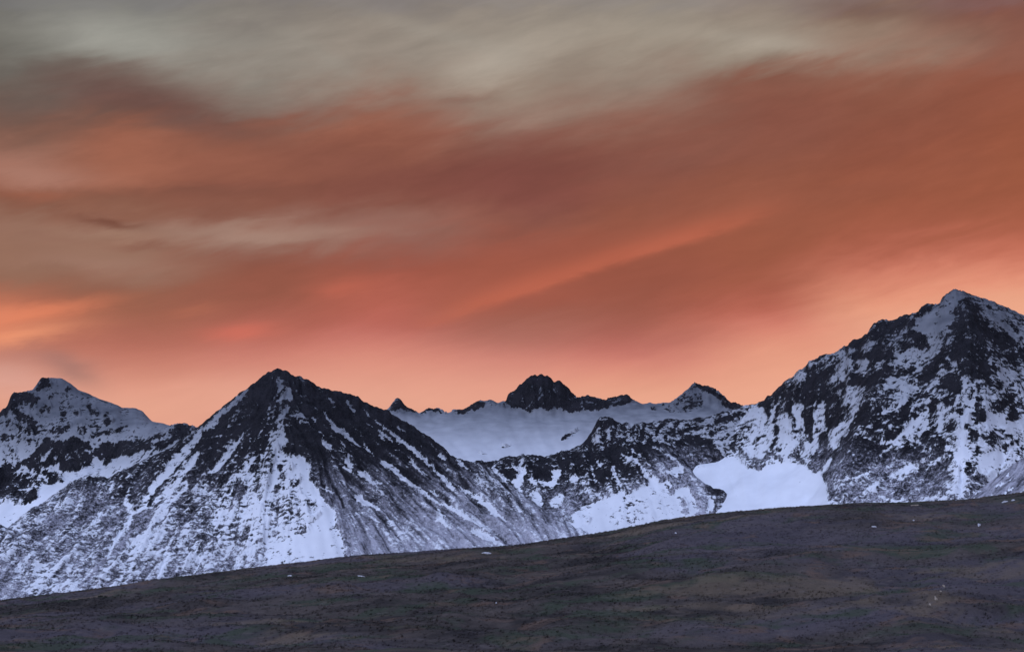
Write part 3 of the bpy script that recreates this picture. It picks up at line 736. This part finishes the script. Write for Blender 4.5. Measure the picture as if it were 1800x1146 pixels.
def cover_b(px, py, seed):
    c = Cover(px, py, .24, seed)
    c.line([(830,816),(860,818),(925,808),(960,812),(1000,800),(1040,806),(1078,802)], [8,14,18,18,16,18,14], .02, 5)
    c.poly([(930,815),(960,815),(972,845),(950,850),(935,835),(915,860),(900,830)], .03, 5)
    c.poly([(1048,742),(1060,732),(1076,736),(1094,746),(1096,772),(1060,790),(1020,788),(1034,770)], .38, 4)
    c.poly([(1055,736),(1075,736),(1092,748),(1088,760),(1070,750),(1056,755)], .08, 3)
    c.line([(1022,786),(1036,770),(1048,745)], 7, .15, 3)
    c.line([(1070,752),(1070,768)], 7, .7, 3); c.line([(1042,775),(1058,765)], 7, .75, 3)
    c.poly([(1095,746),(1150,742),(1205,740),(1200,760),(1180,772),(1140,778),(1095,772)], .62, 4)
    for p, w in [([(1132,746),(1128,770)], [8,7]), ([(1170,738),(1160,752),(1150,770)], [8,7,6]), ([(1142,768),(1141,780)], [6,7]), ([(1112,750),(1110,766)], 5), ([(1120,752),(1120,768)], 3), ([(1095,750),(1105,758)], 8), ([(1185,755),(1170,768)], 5)]:
        c.line(p, w, .12, 2)
    c.poly([(1080,775),(1140,778),(1180,790),(1195,815),(1185,835),(1160,845),(1130,820),(1095,800),(1060,800)], .14, 5)
    for p, w in [([(1110,790),(1130,806),(1145,820)], 3), ([(1150,785),(1175,800),(1200,818)], [4,6,3]), ([(1160,775),(1190,785)], [4,3]), ([(1092,798),(1115,808),(1130,825),(1142,845)], [4,7,5,8])]:
        c.line(p, w, .75, 2)
    shelf(c)
    c.poly([(1172,832),(1182,820),(1196,822),(1204,832),(1190,837)], 1, 2)
    for p, w in [([(917,813),(912,822)], [6,9]), ([(921,828),(914,838),(908,850),(914,864)], [9,13,12,6]), ([(932,842),(945,850)], 3), ([(900,817),(912,827)], [4,6]), ([(878,835),(888,848)], 6), ([(945,870),(950,890)], [9,5]), ([(903,872),(915,885),(928,905)], [4,8,4]), ([(885,868),(900,885)], [4,7]), ([(1005,842),(1012,842)], 7), ([(1044,835),(1047,845)], [5,7]), ([(1040,818),(1044,832)], 2), ([(1078,822),(1080,835),(1088,850),(1096,866)], [7,6,4,6]), ([(1050,812),(1054,818)], 6), ([(1052,868),(1058,876)], 4), ([(850,830),(870,845)], 4), ([(868,820),(872,828)], 5)]:
        c.line(p, w, .95, 2)
    c.poly([(968,828),(986,823),(983,836),(978,842),(983,852),(972,859),(957,856),(944,843),(962,848),(970,840)], 1, 2)
    c.poly([(930,868),(940,862),(952,875),(950,898),(942,892)], .95, 2)
    c.poly([(964,885),(975,870),(990,868),(993,874),(986,888),(975,894)], 1, 2)
    c.poly([(960,960),(965,915),(985,915),(1003,905),(1022,892),(1050,881),(1080,873),(1090,860),(1100,870),(1130,857),(1148,838),(1158,850),(1175,842),(1185,862),(1205,855),(1226,878),(1228,905),(1160,940),(960,1000)], 1.0, 3)
    c.poly([(985,905),(1003,905),(1005,918),(995,925)], .35, 3); c.spot(997,930,6,.5,4); c.spot(1033,915,7,.62,5); c.spot(1180,863,5,.45,3)
    c.poly([(1070,900),(1100,880),(1165,872),(1175,900),(1120,925),(1075,930)], .80, 9)
    c.line([(1200,878),(1204,900)], [8,10], .5, 3)
    c.poly([(1180,838),(1215,832),(1235,855),(1250,860),(1240,870),(1215,850),(1190,852)], .3, 4)
    c.poly([(1222,862),(1240,857),(1250,870),(1242,890),(1240,908),(1224,908)], .42, 4)
    c.poly([(1256,862),(1270,862),(1283,876),(1279,900),(1250,912),(1258,890),(1264,875)], .34, 3)
    c.poly([(1246,878),(1256,874),(1256,888),(1246,904),(1240,902)], 1, 2)
    c.poly([(900,870),(940,905),(975,950),(960,990),(880,990),(860,900)], .42, 9)
    return np.maximum(c.v, .13)
o = build_mountain('rock_bluff', MAT_NEAR, f, 790, 1400, 1.5, rows(5050, 5900, 320, 6400, 20), SKY_B, cover_b,
    lambda px, py: np.interp(py, [735,800,850,880,930], [.0,.0,.22,.45,.6]) + .34 * sstep(px, 1090, 1170) * sstep(py, 765, 800) - .45 * sstep(px, 1235, 1260) * sstep(py, 840, 860), ramp_y([(735,.7),(790,.4),(840,.08)]), .6, 27, 120)
tag(o, "broken rock bluff streaked with snow, below the glacier in the middle", "bluff", kind="structure")

# ---------------------------------------------------------------- right massif
SKY_R = [(1305,714.5),(1325,711),(1341.5,704.6),(1350,697),(1358,691),(1371,678),(1389,662.6),(1405,651),(1420.7,637),(1432,632),(1444,628.4),(1455,625),(1468,619.4),(1478,615),(1489,614),(1495,605.6),(1507,599),(1519,594),(1534.5,578),(1546,565.6),(1552,562.5),(1562,568),(1570,563),(1581.6,558.5),(1592,556),(1597,555.8),(1607,560.5),(1615,550.7),(1617,545),(1621,541),(1632.7,538),(1642.5,538),(1652,531),(1657,523),(1664,515),(1678,508),(1691.6,512),(1719,522.4),(1746.6,531),(1774,543),(1800,554.6),(1850,577),(1950,625),(2080,668),(2200,640),(2330,590),(2480,640),(2650,700),(2800,680)]
def yr(x): return float(np.interp(x, [1305, 1358, 1430, 1489, 1552, 1621, 1678, 1774, 1950], [5900, 5750, 5560, 5450, 5330, 5240, 5180, 5250, 5400])) + max(0., x - 1950) * .3
f = surface([[(x, y, yr(x)) for x, y in SKY_R], [(1690,560,5070),(1700,620,4940),(1700,680,4820),(1695,740,4710),(1690,800,4590),(1690,860,4460),(1690,940,4280)],
  [(1552,600,5230),(1548,650,5110),(1525,700,5000),(1500,770,4870),(1470,830,4770),(1462,880,4670),(1460,950,4530)]],
 [(1600,700,4960),(1560,750,4860),(1560,820,4720),(1580,880,4580),(1600,960,4400),(1420,700,5470),(1400,760,5400),(1350,740,5640),(1340,800,5500),(1400,815,5300),(1440,822,5110),(1480,720,5200),
  (1300,800,5600),(1250,832,5560),(1300,850,5350),(1380,850,5180),(1430,870,5020),(1300,890,5200),(1400,890,5020),(1300,960,4950),(1420,960,4830),(1220,900,5450),
  (1190,805,5960),(1240,795,5970),(1240,806,5700),(1262,808,5640),(1225,820,5610),(1180,845,5800),(1275,760,5950),(1780,620,5100),(1780,700,4900),(1780,780,4720),(1780,860,4540),(1780,950,4340),(1900,700,5000),(1900,800,4750),(1900,940,4400),(2150,780,5000),(2150,900,4650),(2400,760,5000),(2400,900,4650),(2700,800,5000),(2700,920,4650),(2300,850,6400),(2700,850,6500),
  (1620,640,5080),(1620,690,4960),(1640,760,4790),(1645,840,4610),(1650,950,4370),(1305,850,6600),(1200,850,6600),(1450,850,6500),(1678,800,6300),(1850,850,6300),(1950,850,6300)])
def cover_r(px, py, seed):
    base = np.interp(py, [500, 600, 700, 800, 860], [.38, .45, .48, .48, .46])
    c = Cover(px, py, base, seed)
    c.poly([(1690,500),(1830,560),(1830,600),(1780,590),(1735,575),(1715,550)], .68, 6)
    c.line([(1735,560),(1775,590),(1800,605)], 5, .4, 4); c.line([(1745,552),(1800,585)], 4, .45, 3)
    c.poly([(1608,564),(1650,528),(1678,504),(1700,516),(1682,540),(1674,565),(1656,580),(1640,606),(1620,600),(1606,578)], .86, 4)
    c.poly([(1565,642),(1600,612),(1640,598),(1662,586),(1655,612),(1630,640),(1602,662),(1575,684),(1556,684)], .74, 5)
    c.line([(1660,655),(1640,675),(1600,690),(1565,710)], [8,14,12,8], .72, 4)
    c.poly([(1680,530),(1700,524),(1716,535),(1722,560),(1736,580),(1738,600),(1722,612),(1746,626),(1742,650),(1736,662),(1718,668),(1700,655),(1680,642),(1652,640),(1640,664),(1626,672),(1616,662),(1640,630),(1660,610),(1682,595),(1686,570),(1678,550)], .04, 4)
    c.poly([(1612,552),(1622,538),(1641,536),(1636,548),(1619,557)], .05, 2)
    c.poly([(1560,570),(1597,552),(1608,562),(1606,572),(1590,577),(1572,576)], .06, 3)
    c.poly([(1580,597),(1600,580),(1625,590),(1633,610),(1620,613),(1605,606),(1574,617)], .08, 3)
    c.poly([(1744,590),(1765,584),(1783,598),(1781,611),(1760,617),(1750,606)], .08, 3)
    c.poly([(1775,620),(1800,615),(1805,632),(1780,635)], .1, 3)
    c.poly([(1660,660),(1690,655),(1696,680),(1680,690),(1660,682)], .12, 4)
    c.poly([(1735,668),(1768,670),(1762,682),(1740,680)], .12, 3)
    c.line([(1665,630),(1680,640)], 6, .75); c.line([(1700,668),(1690,690),(1700,680),(1722,672)], [4,6,5,4], .9, 2); c.line([(1740,640),(1745,625)], 5, .7)
    c.poly([(1755,640),(1790,650),(1830,640),(1830,700),(1790,690),(1760,665)], .72, 6)
    # left ridge
    c.line([(1338,710),(1372,686),(1402,693),(1428,698)], [10,20,20,14], .03, 4)
    c.line([(1400,683),(1450,658),(1478,640)], [8,14,10], .12, 4)
    c.line([(1492,610),(1512,600),(1542,588)], [14,16,10], .05, 4)
    c.line([(1496,626),(1530,624),(1562,624)], [14,18,12], .06, 4)
    c.line([(1490,650),(1502,676),(1532,672),(1562,656),(1602,650)], [12,20,16,16,10], .06, 4)
    c.line([(1448,690),(1468,718),(1476,738)], [14,18,12], .05, 4)
    c.line([(1395,663),(1430,640),(1482,620)], [6,12,10], .68, 3)
    c.line([(1488,632),(1482,655),(1478,668)], [10,10,6], .72, 3); c.poly([(1510,638),(1525,632),(1520,650),(1510,652)], .75, 3); c.poly([(1538,638),(1556,632),(1552,648),(1540,646)], .7, 3)
    c.poly([(1488,678),(1520,676),(1515,700),(1500,720),(1492,705)], .72, 4)
    # snowy left wall with ribs
    c.poly([(1180,770),(1220,745),(1270,728),(1310,716),(1345,714),(1375,705),(1400,712),(1430,705),(1450,715),(1455,750),(1440,765),(1438,800),(1425,815),(1380,822),(1300,800),(1240,800),(1190,800)], .80, 4)
    c.poly([(1186,775),(1215,764),(1250,772),(1266,795),(1260,806),(1235,806),(1215,796),(1200,802),(1188,788)], .16, 5)
    c.line([(1185,763),(1230,750),(1262,746)], [5,7,3], .15, 2.5); c.line([(1258,742),(1300,728),(1322,716)], [8,8,4], .08, 2.5); c.line([(1255,762),(1285,750)], [5,4], .3, 3); c.line([(1228,738),(1250,733)], [6,4], .2, 2)
    c.poly([(1275,770),(1300,745),(1330,730),(1325,760),(1300,785),(1280,790)], .62, 6)
    for p, w in [([(1344,706),(1352,720),(1350,732)], [14,10,6]), ([(1384,706),(1392,735),(1398,760)], [12,9,6]), ([(1420,705),(1422,740),(1424,772)], [18,16,10]), ([(1368,718),(1360,742)], [8,5]), ([(1367,752),(1364,772)], [8,5]), ([(1365,772),(1355,788)], [4,6]), ([(1408,775),(1412,788)], [5,8]), ([(1440,700),(1432,725)], [10,6]), ([(1372,755),(1400,770)], [2,5])]:
        c.line(p, w, .10, 2.5)
    for p, w in [([(1330,808),(1337,824)], [7,10]), ([(1340,806),(1358,800),(1372,808)], [7,10,7]), ([(1384,808),(1396,800),(1400,788)], [8,8,6]), ([(1403,804),(1412,812)], [8,8]), ([(1304,790),(1312,804)], [8,6]), ([(1283,782),(1290,790)], 5), ([(1334,770),(1342,766)], 6), ([(1352,795),(1370,790)], 8)]:
        c.line(p, w, .25, 2.5)
    c.spot(1316,820,4,.12,2); c.spot(1336,823,5,.12,2)
    # snow basin
    c.poly([(1205,812),(1225,805),(1262,806),(1290,800),(1302,815),(1330,826),(1345,820),(1375,814),(1395,816),(1415,818),(1428,834),(1450,826),(1462,815),(1448,830),(1444,842),(1458,860),(1456,900),(1452,960),(1180,960),(1190,850)], 1.4, 2.5)
    c.spot(1316,820,4,.1,2); c.spot(1336,823,5,.1,2); c.line([(1226,820),(1234,822)], 2, .5, 1)
    # big gully and dark cliffs
    c.poly([(1420,815),(1436,790),(1440,768),(1456,764),(1472,790),(1470,808),(1430,833)], .10, 3)
    c.poly([(1455,700),(1475,700),(1482,730),(1470,748),(1450,750),(1452,725)], .05, 3)
    c.line([(1512,700),(1496,735),(1478,760),(1466,790)], [10,16,16,8], .82, 3); c.poly([(1452,760),(1482,752),(1480,775),(1458,785)], .62, 4)
    c.line([(1472,798),(1456,812),(1444,832)], [6,8,7], .95, 2)
    c.poly([(1528,722),(1562,708),(1602,702),(1596,735),(1601,755),(1586,775),(1560,780),(1545,802),(1520,832),(1500,838),(1470,812),(1462,800),(1490,760),(1510,735)], .02, 5)
    c.poly([(1445,835),(1462,810),(1480,790),(1490,820),(1470,850),(1458,862),(1448,850)], .14, 4)
    c.poly([(1500,760),(1535,755),(1530,770),(1505,775)], .3, 4); c.line([(1520,770),(1535,774)], 4, .85, 2)
    c.line([(1543,729),(1570,719),(1594,705)], [3,5,4], .95, 1.5); c.line([(1562,750),(1575,742)], 3, .7, 2); c.line([(1550,779),(1576,778)], [4,6], .95, 1.8)
    c.line([(1560,792),(1575,780),(1600,756),(1622,732),(1630,722)], [5,12,15,11,5], .85, 3); c.line([(1612,775),(1628,745)], [5,7], .85, 2)
    c.poly([(1530,700),(1560,690),(1600,690),(1595,705),(1550,715)], .5, 4)
    # lower right of the wall
    c.poly([(1455,860),(1520,835),(1560,800),(1640,790),(1680,800),(1672,870),(1690,900),(1690,960),(1450,960)], .30, 8)
    c.poly([(1560,795),(1620,785),(1655,800),(1650,825),(1590,820),(1550,840),(1530,830)], .12, 6)
    for p, w in [([(1512,872),(1530,857),(1548,846)], [4,6,4]), ([(1500,840),(1515,836),(1526,830)], [2,5,3]), ([(1560,838),(1580,832),(1600,822),(1612,822)], [3,9,14,8]), ([(1622,830),(1640,812),(1652,806)], [3,10,8]), ([(1618,882),(1635,873)], [5,6]), ([(1665,855),(1690,860)], 5)]:
        c.line(p, w, .82, 3)
    c.poly([(1530,890),(1560,876),(1600,880),(1600,900),(1530,905)], .78, 6)
    c.poly([(1455,880),(1470,865),(1500,880),(1490,905),(1455,905)], .5, 6)
    c.poly([(1640,690),(1800,690),(1830,850),(1770,850),(1700,860),(1665,830),(1660,780),(1640,740)], .65, 10)
    c.poly([(1615,765),(1640,750),(1662,775),(1655,790),(1630,790)], .1, 5)
    for x, y, r in [(1670,747,9),(1745,772,12),(1782,732,9),(1755,715,12),(1690,725,8),(1712,765,9),(1725,730,10),(1668,705,10),(1640,710,9),(1772,700,8),(1700,748,5),(1720,705,9),(1775,770,8)]:
        c.spot(x, y, r, .1, 5)
    c.line([(1715,690),(1705,715),(1692,735),(1692,770),(1690,800),(1692,840),(1688,870)], [4,13,10,10,12,8,4], .95, 2.5)
    c.poly([(1675,790),(1701,785),(1706,812),(1680,816)], 1.05, 3); c.poly([(1718,802),(1763,790),(1766,815),(1742,832),(1720,832)], .92, 4)
    c.poly([(1740,725),(1765,735),(1775,755),(1745,750),(1720,748)], .85, 4); c.poly([(1770,740),(1800,735),(1800,760),(1775,758)], .85, 4); c.poly([(1770,775),(1810,760),(1810,780),(1768,800)], .9, 3)
    c.poly([(1698,830),(1716,834),(1734,834),(1736,846),(1726,850),(1704,842)], .12, 3); c.poly([(1700,845),(1722,855),(1710,862),(1698,855)], .25, 3); c.line([(1768,785),(1790,775)], 8, .12, 3)
    return np.maximum(c.v, .17)
o = build_mountain('rock_massif', MAT_NEAR, f, 1170, 1950, 1.5, rows(4150, 5920, 540, 6400, 20), SKY_R, cover_r,
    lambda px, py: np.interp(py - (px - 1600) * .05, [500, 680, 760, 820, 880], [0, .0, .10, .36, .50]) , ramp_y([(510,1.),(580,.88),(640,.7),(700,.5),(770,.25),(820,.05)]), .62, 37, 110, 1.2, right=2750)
tag(o, "tall craggy mountain of black rock and snow, highest peak at the right", "mountain", kind="structure")

# ---------------------------------------------------------------- scree spur at the far right
f = surface([[(1560,970,3200),(1650,915,3300),(1700,877,3350),(1750,838,3400),(1800,802,3450),(1880,745,3550),(1960,715,3600),(2150,700,3700),(2400,760,3700),(2700,720,3800)]],
 [(1750,900,3150),(1800,865,3250),(1800,950,3000),(1880,900,3100),(1700,950,3080),(1620,990,3050),(1960,900,3100),(1960,800,3350),(1700,1000,3800),(1800,980,3900),(1880,960,4000),(1960,950,4000),(1560,1040,3600),(2150,900,3150),(2400,920,3150),(2700,920,3150),(2300,960,4200),(2700,960,4300)])
def cover_s(px, py, seed):
    c = Cover(px, py, .05, seed)
    for p, w in [([(1768,868),(1760,880)], [5,9]), ([(1750,857),(1762,850)], [2,4]), ([(1738,872),(1744,868)], 3), ([(1776,845),(1784,840)], 3), ([(1773,860),(1780,855)], 5), ([(1705,885),(1722,862)], [2,3]), ([(1770,835),(1774,831)], 3), ([(1788,790),(1800,782)], [8,12]), ([(1795,870),(1810,850)], 3)]:
        c.line(p, w, .9, 1.5)
    return c.v
o = build_mountain('scree_slope', MAT_NEAR, f, 1560, 1950, 1.8, rows(2950, 3560, 170, 3900, 12), [(1650,915),(1700,877),(1750,838),(1800,802),(1880,745)], cover_s,
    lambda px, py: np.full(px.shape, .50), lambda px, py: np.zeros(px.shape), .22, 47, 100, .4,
    lambda px, py: np.full(px.shape, 1.15), right=2700)
tag(o, "smooth grey scree slope, above the dark moorland at the right edge", "scree slope", kind="structure")

# =====================================================================
# MOORLAND HILLSIDE IN FRONT
# =====================================================================
CREST = [(-300,1098),(-100,1073),(0,1061),(60,1053),(200,1036),(320,1019),(430,1003),(550,990),(600,983),(700,976),(800,968),(900,962),(960,951),(1080,933),(1150,918),(1240,904),(1300,899),(1400,893),(1500,887),(1600,884),(1700,879),(1760,872),(1800,866),(1900,850),(2100,825)]
cx_, cy_ = np.array([c[0] for c in CREST], float), np.array([c[1] for c in CREST], float)
YC = 520.0
def hill_z(x, y):
    """height of the moor"""
    px = W0 / 2 + FOC * CP * x / np.maximum(y, 60.0)
    pyc = np.interp(px, cx_, cy_)
    b = (H0 / 2 - pyc) / FOC
    zc = (SP + b * CP) / (CP - b * SP) * YC
    t = (y - 300.0) / (YC - 300.0)
    foot = -2.6
    zf = foot + (zc - foot) * np.where(t < 0, 0, np.where(t < 1, 1 - np.clip(1 - t, 0, 1) ** 1.25, 1 - (t - 1) ** 2 * .9))
    valley = -1.75 - 7.0 * sstep(y, 6, 80) + (foot + 8.75) * sstep(y, 90, 310)
    z = np.where(y < 310, valley, zf)
    w = sstep(y, 290, 340); z = valley * (1 - w) + zf * w
    fold = ridged((x - .5 * y) / 85, (y + .22 * x) / 40, 3, 230)
    lump = 1.7 * fbm(x / 62, y / 42, 3, 200) + 1.5 * fold + .95 * fbm(x / 17 + y / 60, y / 13, 3, 210) + .30 * fbm(x / 4.5, y / 4, 2, 220)
    fade = sstep(y, 200, 330) * (1 - .75 * np.exp(-((y - YC) / 38) ** 2) * 1.0)
    # a hummock that stands before the crest on the right
    def hum(px_, y_, sx_, sy_, h):
        xx = (px_ - W0 / 2) / FOC * y_
        return h * np.exp(-((x - xx) / sx_) ** 2 - ((y - y_) / sy_) ** 2)
    z = z + 1.25 * lump * fade + hum(1420, 470, 10, 10, 1.8) + hum(1560, 478, 20, 12, 1.1) + hum(1700, 480, 26, 14, 1.6) + hum(620, 500, 13, 10, .8)
    return z - 260 * sstep(y, YC + 60, 1600)

m, b = new_mat('moor_turf')
pos = b.n('ShaderNodeNewGeometry').outputs['Position']
mp = b.n('ShaderNodeMapping'); b.t.links.new(pos, mp.inputs[0]); mp.inputs['Scale'].default_value = (0.6, 1.0, 1.0); mp.inputs['Rotation'].default_value = (0, 0, math.radians(-14))
V = mp.outputs[0]
def moor_colour(b, V):
    big = b.noise(V, 0.018, 4.0, 0.55, 0.6)
    mid = b.noise(V, 0.060, 5.0, 0.62, 0.8)
    mid2 = b.noise(V, 0.085, 5.0, 0.62, 0.5)
    sml = b.noise(V, 0.30, 4.0, 0.65, 0.4)
    c = b.mix(b.mr(mid, .36, .62), rgba((.028, .024, .023)), rgba((.080, .064, .056)))          # peat to withered turf
    c = b.mix(b.mr(big, .46, .60, 0, .68), c, rgba((.090, .076, .088)))                          # heather
    c = b.mix(b.mr(mid2, .50, .64, 0, .80), c, rgba((.044, .056, .036)))                         # moss and crowberry
    c = b.mix(b.mr(b.noise(V, 0.11, 4.0, .6, .6), .55, .68, 0, .65), c, rgba((.130, .082, .060))) # rust red bilberry
    c = b.mix(b.mr(b.noise(V, 0.045, 4.0, .6, .6), .57, .68, 0, .60), c, rgba((.145, .108, .074))) # straw
    c = b.mix(b.mr(sml, .50, .72, 0, .30), c, rgba((.030, .027, .026)))
    c = b.mix(b.mr(b.noise(V, 0.55, 3.0, .6, .2), .55, .75, 0, .35), c, rgba((.150, .125, .115)))
    return c
p3 = b.noise(pos, 0.8, 4.0, 0.6, 0.0)
bp = b.n('ShaderNodeBump'); bp.inputs['Strength'].default_value = 0.8; bp.inputs['Distance'].default_value = 0.6
b.t.links.new(p3, bp.inputs['Height'])
MAT_MOOR = finish(m, b, moor_colour(b, V), 0.9, bp.outputs[0], 0.1)
m, b = new_mat('moor_grass')
pos = b.n('ShaderNodeNewGeometry').outputs['Position']
mp = b.n('ShaderNodeMapping'); b.t.links.new(pos, mp.inputs[0]); mp.inputs['Scale'].default_value = (0.6, 1.0, 1.0); mp.inputs['Rotation'].default_value = (0, 0, math.radians(-14))
MAT_GRASS = finish(m, b, moor_colour(b, mp.outputs[0]), 0.9, None, 0.1)

def moor_grid():
    y = np.concatenate([np.geomspace(1.0, 280, 60)[:-1], np.linspace(280, 560, 300)[:-1], np.geomspace(560, 1700, 60)])
    a = np.linspace(-.62, .62, 900)
    Y, A = np.meshgrid(y, a, indexing='ij')
    X = A * (Y + 30)
    return grid_mesh('moorland_hillside', X, Y, hill_z(X, Y), MAT_MOOR)
o = moor_grid()
tag(o, "dark brown moorland hillside rising to the right across the foreground", "hillside", kind="structure")

# rough grass on the moor
def grass():
    n = 110000
    r = np.random.default_rng(5)
    y = 285 + 270 * r.random(n) ** .85
    a = (r.random(n) - .5) * .72
    x = a * y
    dens = fbm(x / 14, y / 9, 3, 300)
    k = r.random(n) < .55 + 1.1 * dens
    x, y = x[k], y[k]; n = len(x)
    z = hill_z(x, y)
    h = (.12 + .20 * r.random(n)) * (1 + .8 * fbm(x / 9, y / 7, 2, 310)); w = .10 + .16 * r.random(n)
    nb = 4
    V = np.zeros((n, nb, 3, 3), np.float32)
    for j in range(nb):
        th = r.random(n) * 2 * np.pi; ox = (r.random(n) - .5) * .5; oy = (r.random(n) - .5) * .5
        lean = .35 + .4 * r.random(n); lt = r.random(n) * 2 * np.pi
        V[:, j, 0] = np.stack([x + ox - w * np.cos(th), y + oy - w * np.sin(th), z - .06], -1)
        V[:, j, 1] = np.stack([x + ox + w * np.cos(th), y + oy + w * np.sin(th), z - .06], -1)
        V[:, j, 2] = np.stack([x + ox + lean * h * np.cos(lt) + .12, y + oy + lean * h * np.sin(lt), z + h], -1)
    e1 = V[:, :, 1] - V[:, :, 0]; e2 = V[:, :, 2] - V[:, :, 0]
    fl = (np.cross(e1, e2) * V[:, :, 0]).sum(-1) > 0
    V[fl] = V[fl][:, [1, 0, 2]]
    me = bpy.data.meshes.new('grass')
    nv = n * nb * 3
    me.vertices.add(nv); me.vertices.foreach_set('co', V.ravel())
    me.loops.add(nv); me.loops.foreach_set('vertex_index', np.arange(nv, dtype=np.int32))
    me.polygons.add(nv // 3); me.polygons.foreach_set('loop_start', (np.arange(nv // 3) * 3).astype(np.int32))
    me.update(calc_edges=True)
    me.materials.append(MAT_GRASS)
    nr = np.zeros((nv, 3), np.float32); nr[:, 2] = 1; nr[:, 1] = -.35
    nr += (r.random((nv // 12, 1, 3)) - .5).repeat(12, 1).reshape(nv, 3) * .5
    nr /= np.linalg.norm(nr, axis=1, keepdims=True)
    me.polygons.foreach_set('use_smooth', np.ones(nv // 3, bool))
    me.normals_split_custom_set_from_vertices(nr)
    return link(bpy.data.objects.new('grass', me))
o = grass()
tag(o, "short rough brown grass covering the moorland hillside", "grass", kind="stuff")

# ---------------------------------------------------------------- old snow patches on the moor
m, b = new_mat('old_snow')
pos = b.n('ShaderNodeNewGeometry').outputs['Position']
nn = b.noise(pos, 2.2, 4.0, .6)
MAT_OLD = finish(m, b, b.mix(b.mr(nn, .35, .7), rgba((.52, .52, .56)), rgba((.30, .29, .30))), .6, None, .2)
m, b = new_mat('dead_pale_grass')
pos = b.n('ShaderNodeNewGeometry').outputs['Position']
nn = b.noise(pos, 2.2, 4.0, .6)
MAT_PALE = finish(m, b, b.mix(b.mr(nn, .35, .7), rgba((.36, .30, .24)), rgba((.20, .16, .12))), .9, None, .1)

def on_moor(px, py):
    """where the sight line through a plate point meets the moor"""
    ys = np.linspace(300, 620, 3200)
    a = (px - W0 / 2) / FOC; bb = (H0 / 2 - py) / FOC
    kk = ys / (CP - bb * SP)
    xs = a * kk; zs = (SP + bb * CP) * kk
    g = hill_z(xs, ys)
    i = np.argmax(g >= zs) if (g >= zs).any() else len(ys) // 2
    return float(xs[i]), float(ys[i])

def snow_patch(px, py, wpx, hpx, label, mat, seed, name='snow_patch', group=None):
    x, y = on_moor(px, py)
    hw = wpx / FOC * y / 2 * .9
    hd = max(hw * .3, hpx * .8 / FOC * y / 2 / .25)
    r = np.random.default_rng(seed)
    nr, na = 5, 22
    ang = np.linspace(0, 2 * np.pi, na, endpoint=False)
    rad = 1 + .25 * np.sin(2 * ang + r.random() * 6) + .22 * np.sin(3 * ang + r.random() * 6) + .16 * np.sin(5 * ang + r.random() * 6) + .12 * r.standard_normal(na)
    vs = []; th = .12
    for i in range(nr + 1):
        q = i / nr
        for k_ in range(na):
            if i == 0 and k_ > 0: continue
            xx = x + hw * q * rad[k_] * math.cos(ang[k_]); yy = y + hd * q * rad[k_] * math.sin(ang[k_])
            vs.append((xx, yy, float(hill_z(np.array(xx), np.array(yy))) + th * (1 - q ** 3) + .12 - (.3 if i == nr else 0)))
    fs = [(0, 1 + k_, 1 + (k_ + 1) % na) for k_ in range(na)]
    for i in range(nr - 1):
        for k_ in range(na):
            a0 = 1 + i * na + k_; a1 = 1 + i * na + (k_ + 1) % na
            fs.append((a0, a0 + na, a1 + na, a1))
    me = bpy.data.meshes.new(name); me.from_pydata(vs, [], fs); me.update()
    me.polygons.foreach_set('use_smooth', np.ones(len(fs), bool)); me.materials.append(mat)
    o_ = link(bpy.data.objects.new(name, me))
    tag(o_, label, 'snow patch' if name == 'snow_patch' else 'grass patch', group)
    return o_

G1 = "old snow patches on the moor"
for i, (x, y, w, h, lab) in enumerate([
    (635, 1013, 13, 3, "small white snow patch on the moor below the pyramid's scree, larger of the left two"),
    (510, 1012, 7, 2, "tiny white snow patch on the moor, left of the other snow patches"),
    (855, 972, 18, 1.6, "narrow flat snow patch just under the crest, mid-picture, below the scree"),
    (1537, 926, 9, 4, "bright white snow patch beside the dark hummock on the right moor"),
    (1721, 922, 7, 4, "small round white snow patch on the upper right moor"),
    (1766, 882, 10, 2.5, "long white snow patch near the crest at the right edge, left one of two"),
    (1781, 879, 8, 2, "long white snow patch near the crest at the right edge, right one of two"),
    (1606, 915, 3, 1.5, "speck of snow in the dark hollow right of the hummock"),
    (1188, 937, 3.5, 2, "lone speck of snow below the crest, in the middle of the moor"),
    (872, 1060, 3, 2, "lone speck of snow low on the moor, below the picture's centre")]):
    snow_patch(x, y, w, h, lab, MAT_OLD, 60 + i, group=G1)
snow_patch(1610, 888.5, 18, 2.2, "pale straw-coloured grass patch at the crest below the right massif", MAT_PALE, 90, 'grass_patch')
G2 = "broken snow streak on the right moor"
for i, (x, y, w, h, lab) in enumerate([
    (1659, 1030, 3.5, 5, "topmost fragment of the broken snow streak on the right moor"),
    (1654, 1040, 4, 4, "second fragment from the top of the broken snow streak on the right moor"),
    (1645, 1052, 4, 5, "third fragment from the top of the broken snow streak on the right moor"),
    (1635, 1063, 3, 4, "lowest fragment of the broken snow streak on the right moor")]):
    snow_patch(x, y, w, h, lab, MAT_PALE, 100 + i, group=G2)

# ---------------------------------------------------------------- valley floor out to the horizon
m, b = new_mat('valley_ground')
pos = b.n('ShaderNodeNewGeometry').outputs['Position']
nn = b.noise(pos, .004, 6.0, .6)
MAT_VAL = finish(m, b, b.mix(b.mr(nn, .42, .58), rgba((.05, .045, .04)), rgba((.5, .51, .54))), .9, None, .1)
ng = 60
g = np.sinh(np.linspace(-1, 1, ng) * 4.5) / np.sinh(4.5) * 60000
GY, GX = np.meshgrid(g + 2500, g, indexing='ij')
o = grid_mesh('valley_floor', GX, GY, -240 + 14 * fbm(GX / 900, GY / 900, 3, 500) , MAT_VAL)
tag(o, "valley floor of rock and snow between the moor and the mountains", "valley", kind="structure")
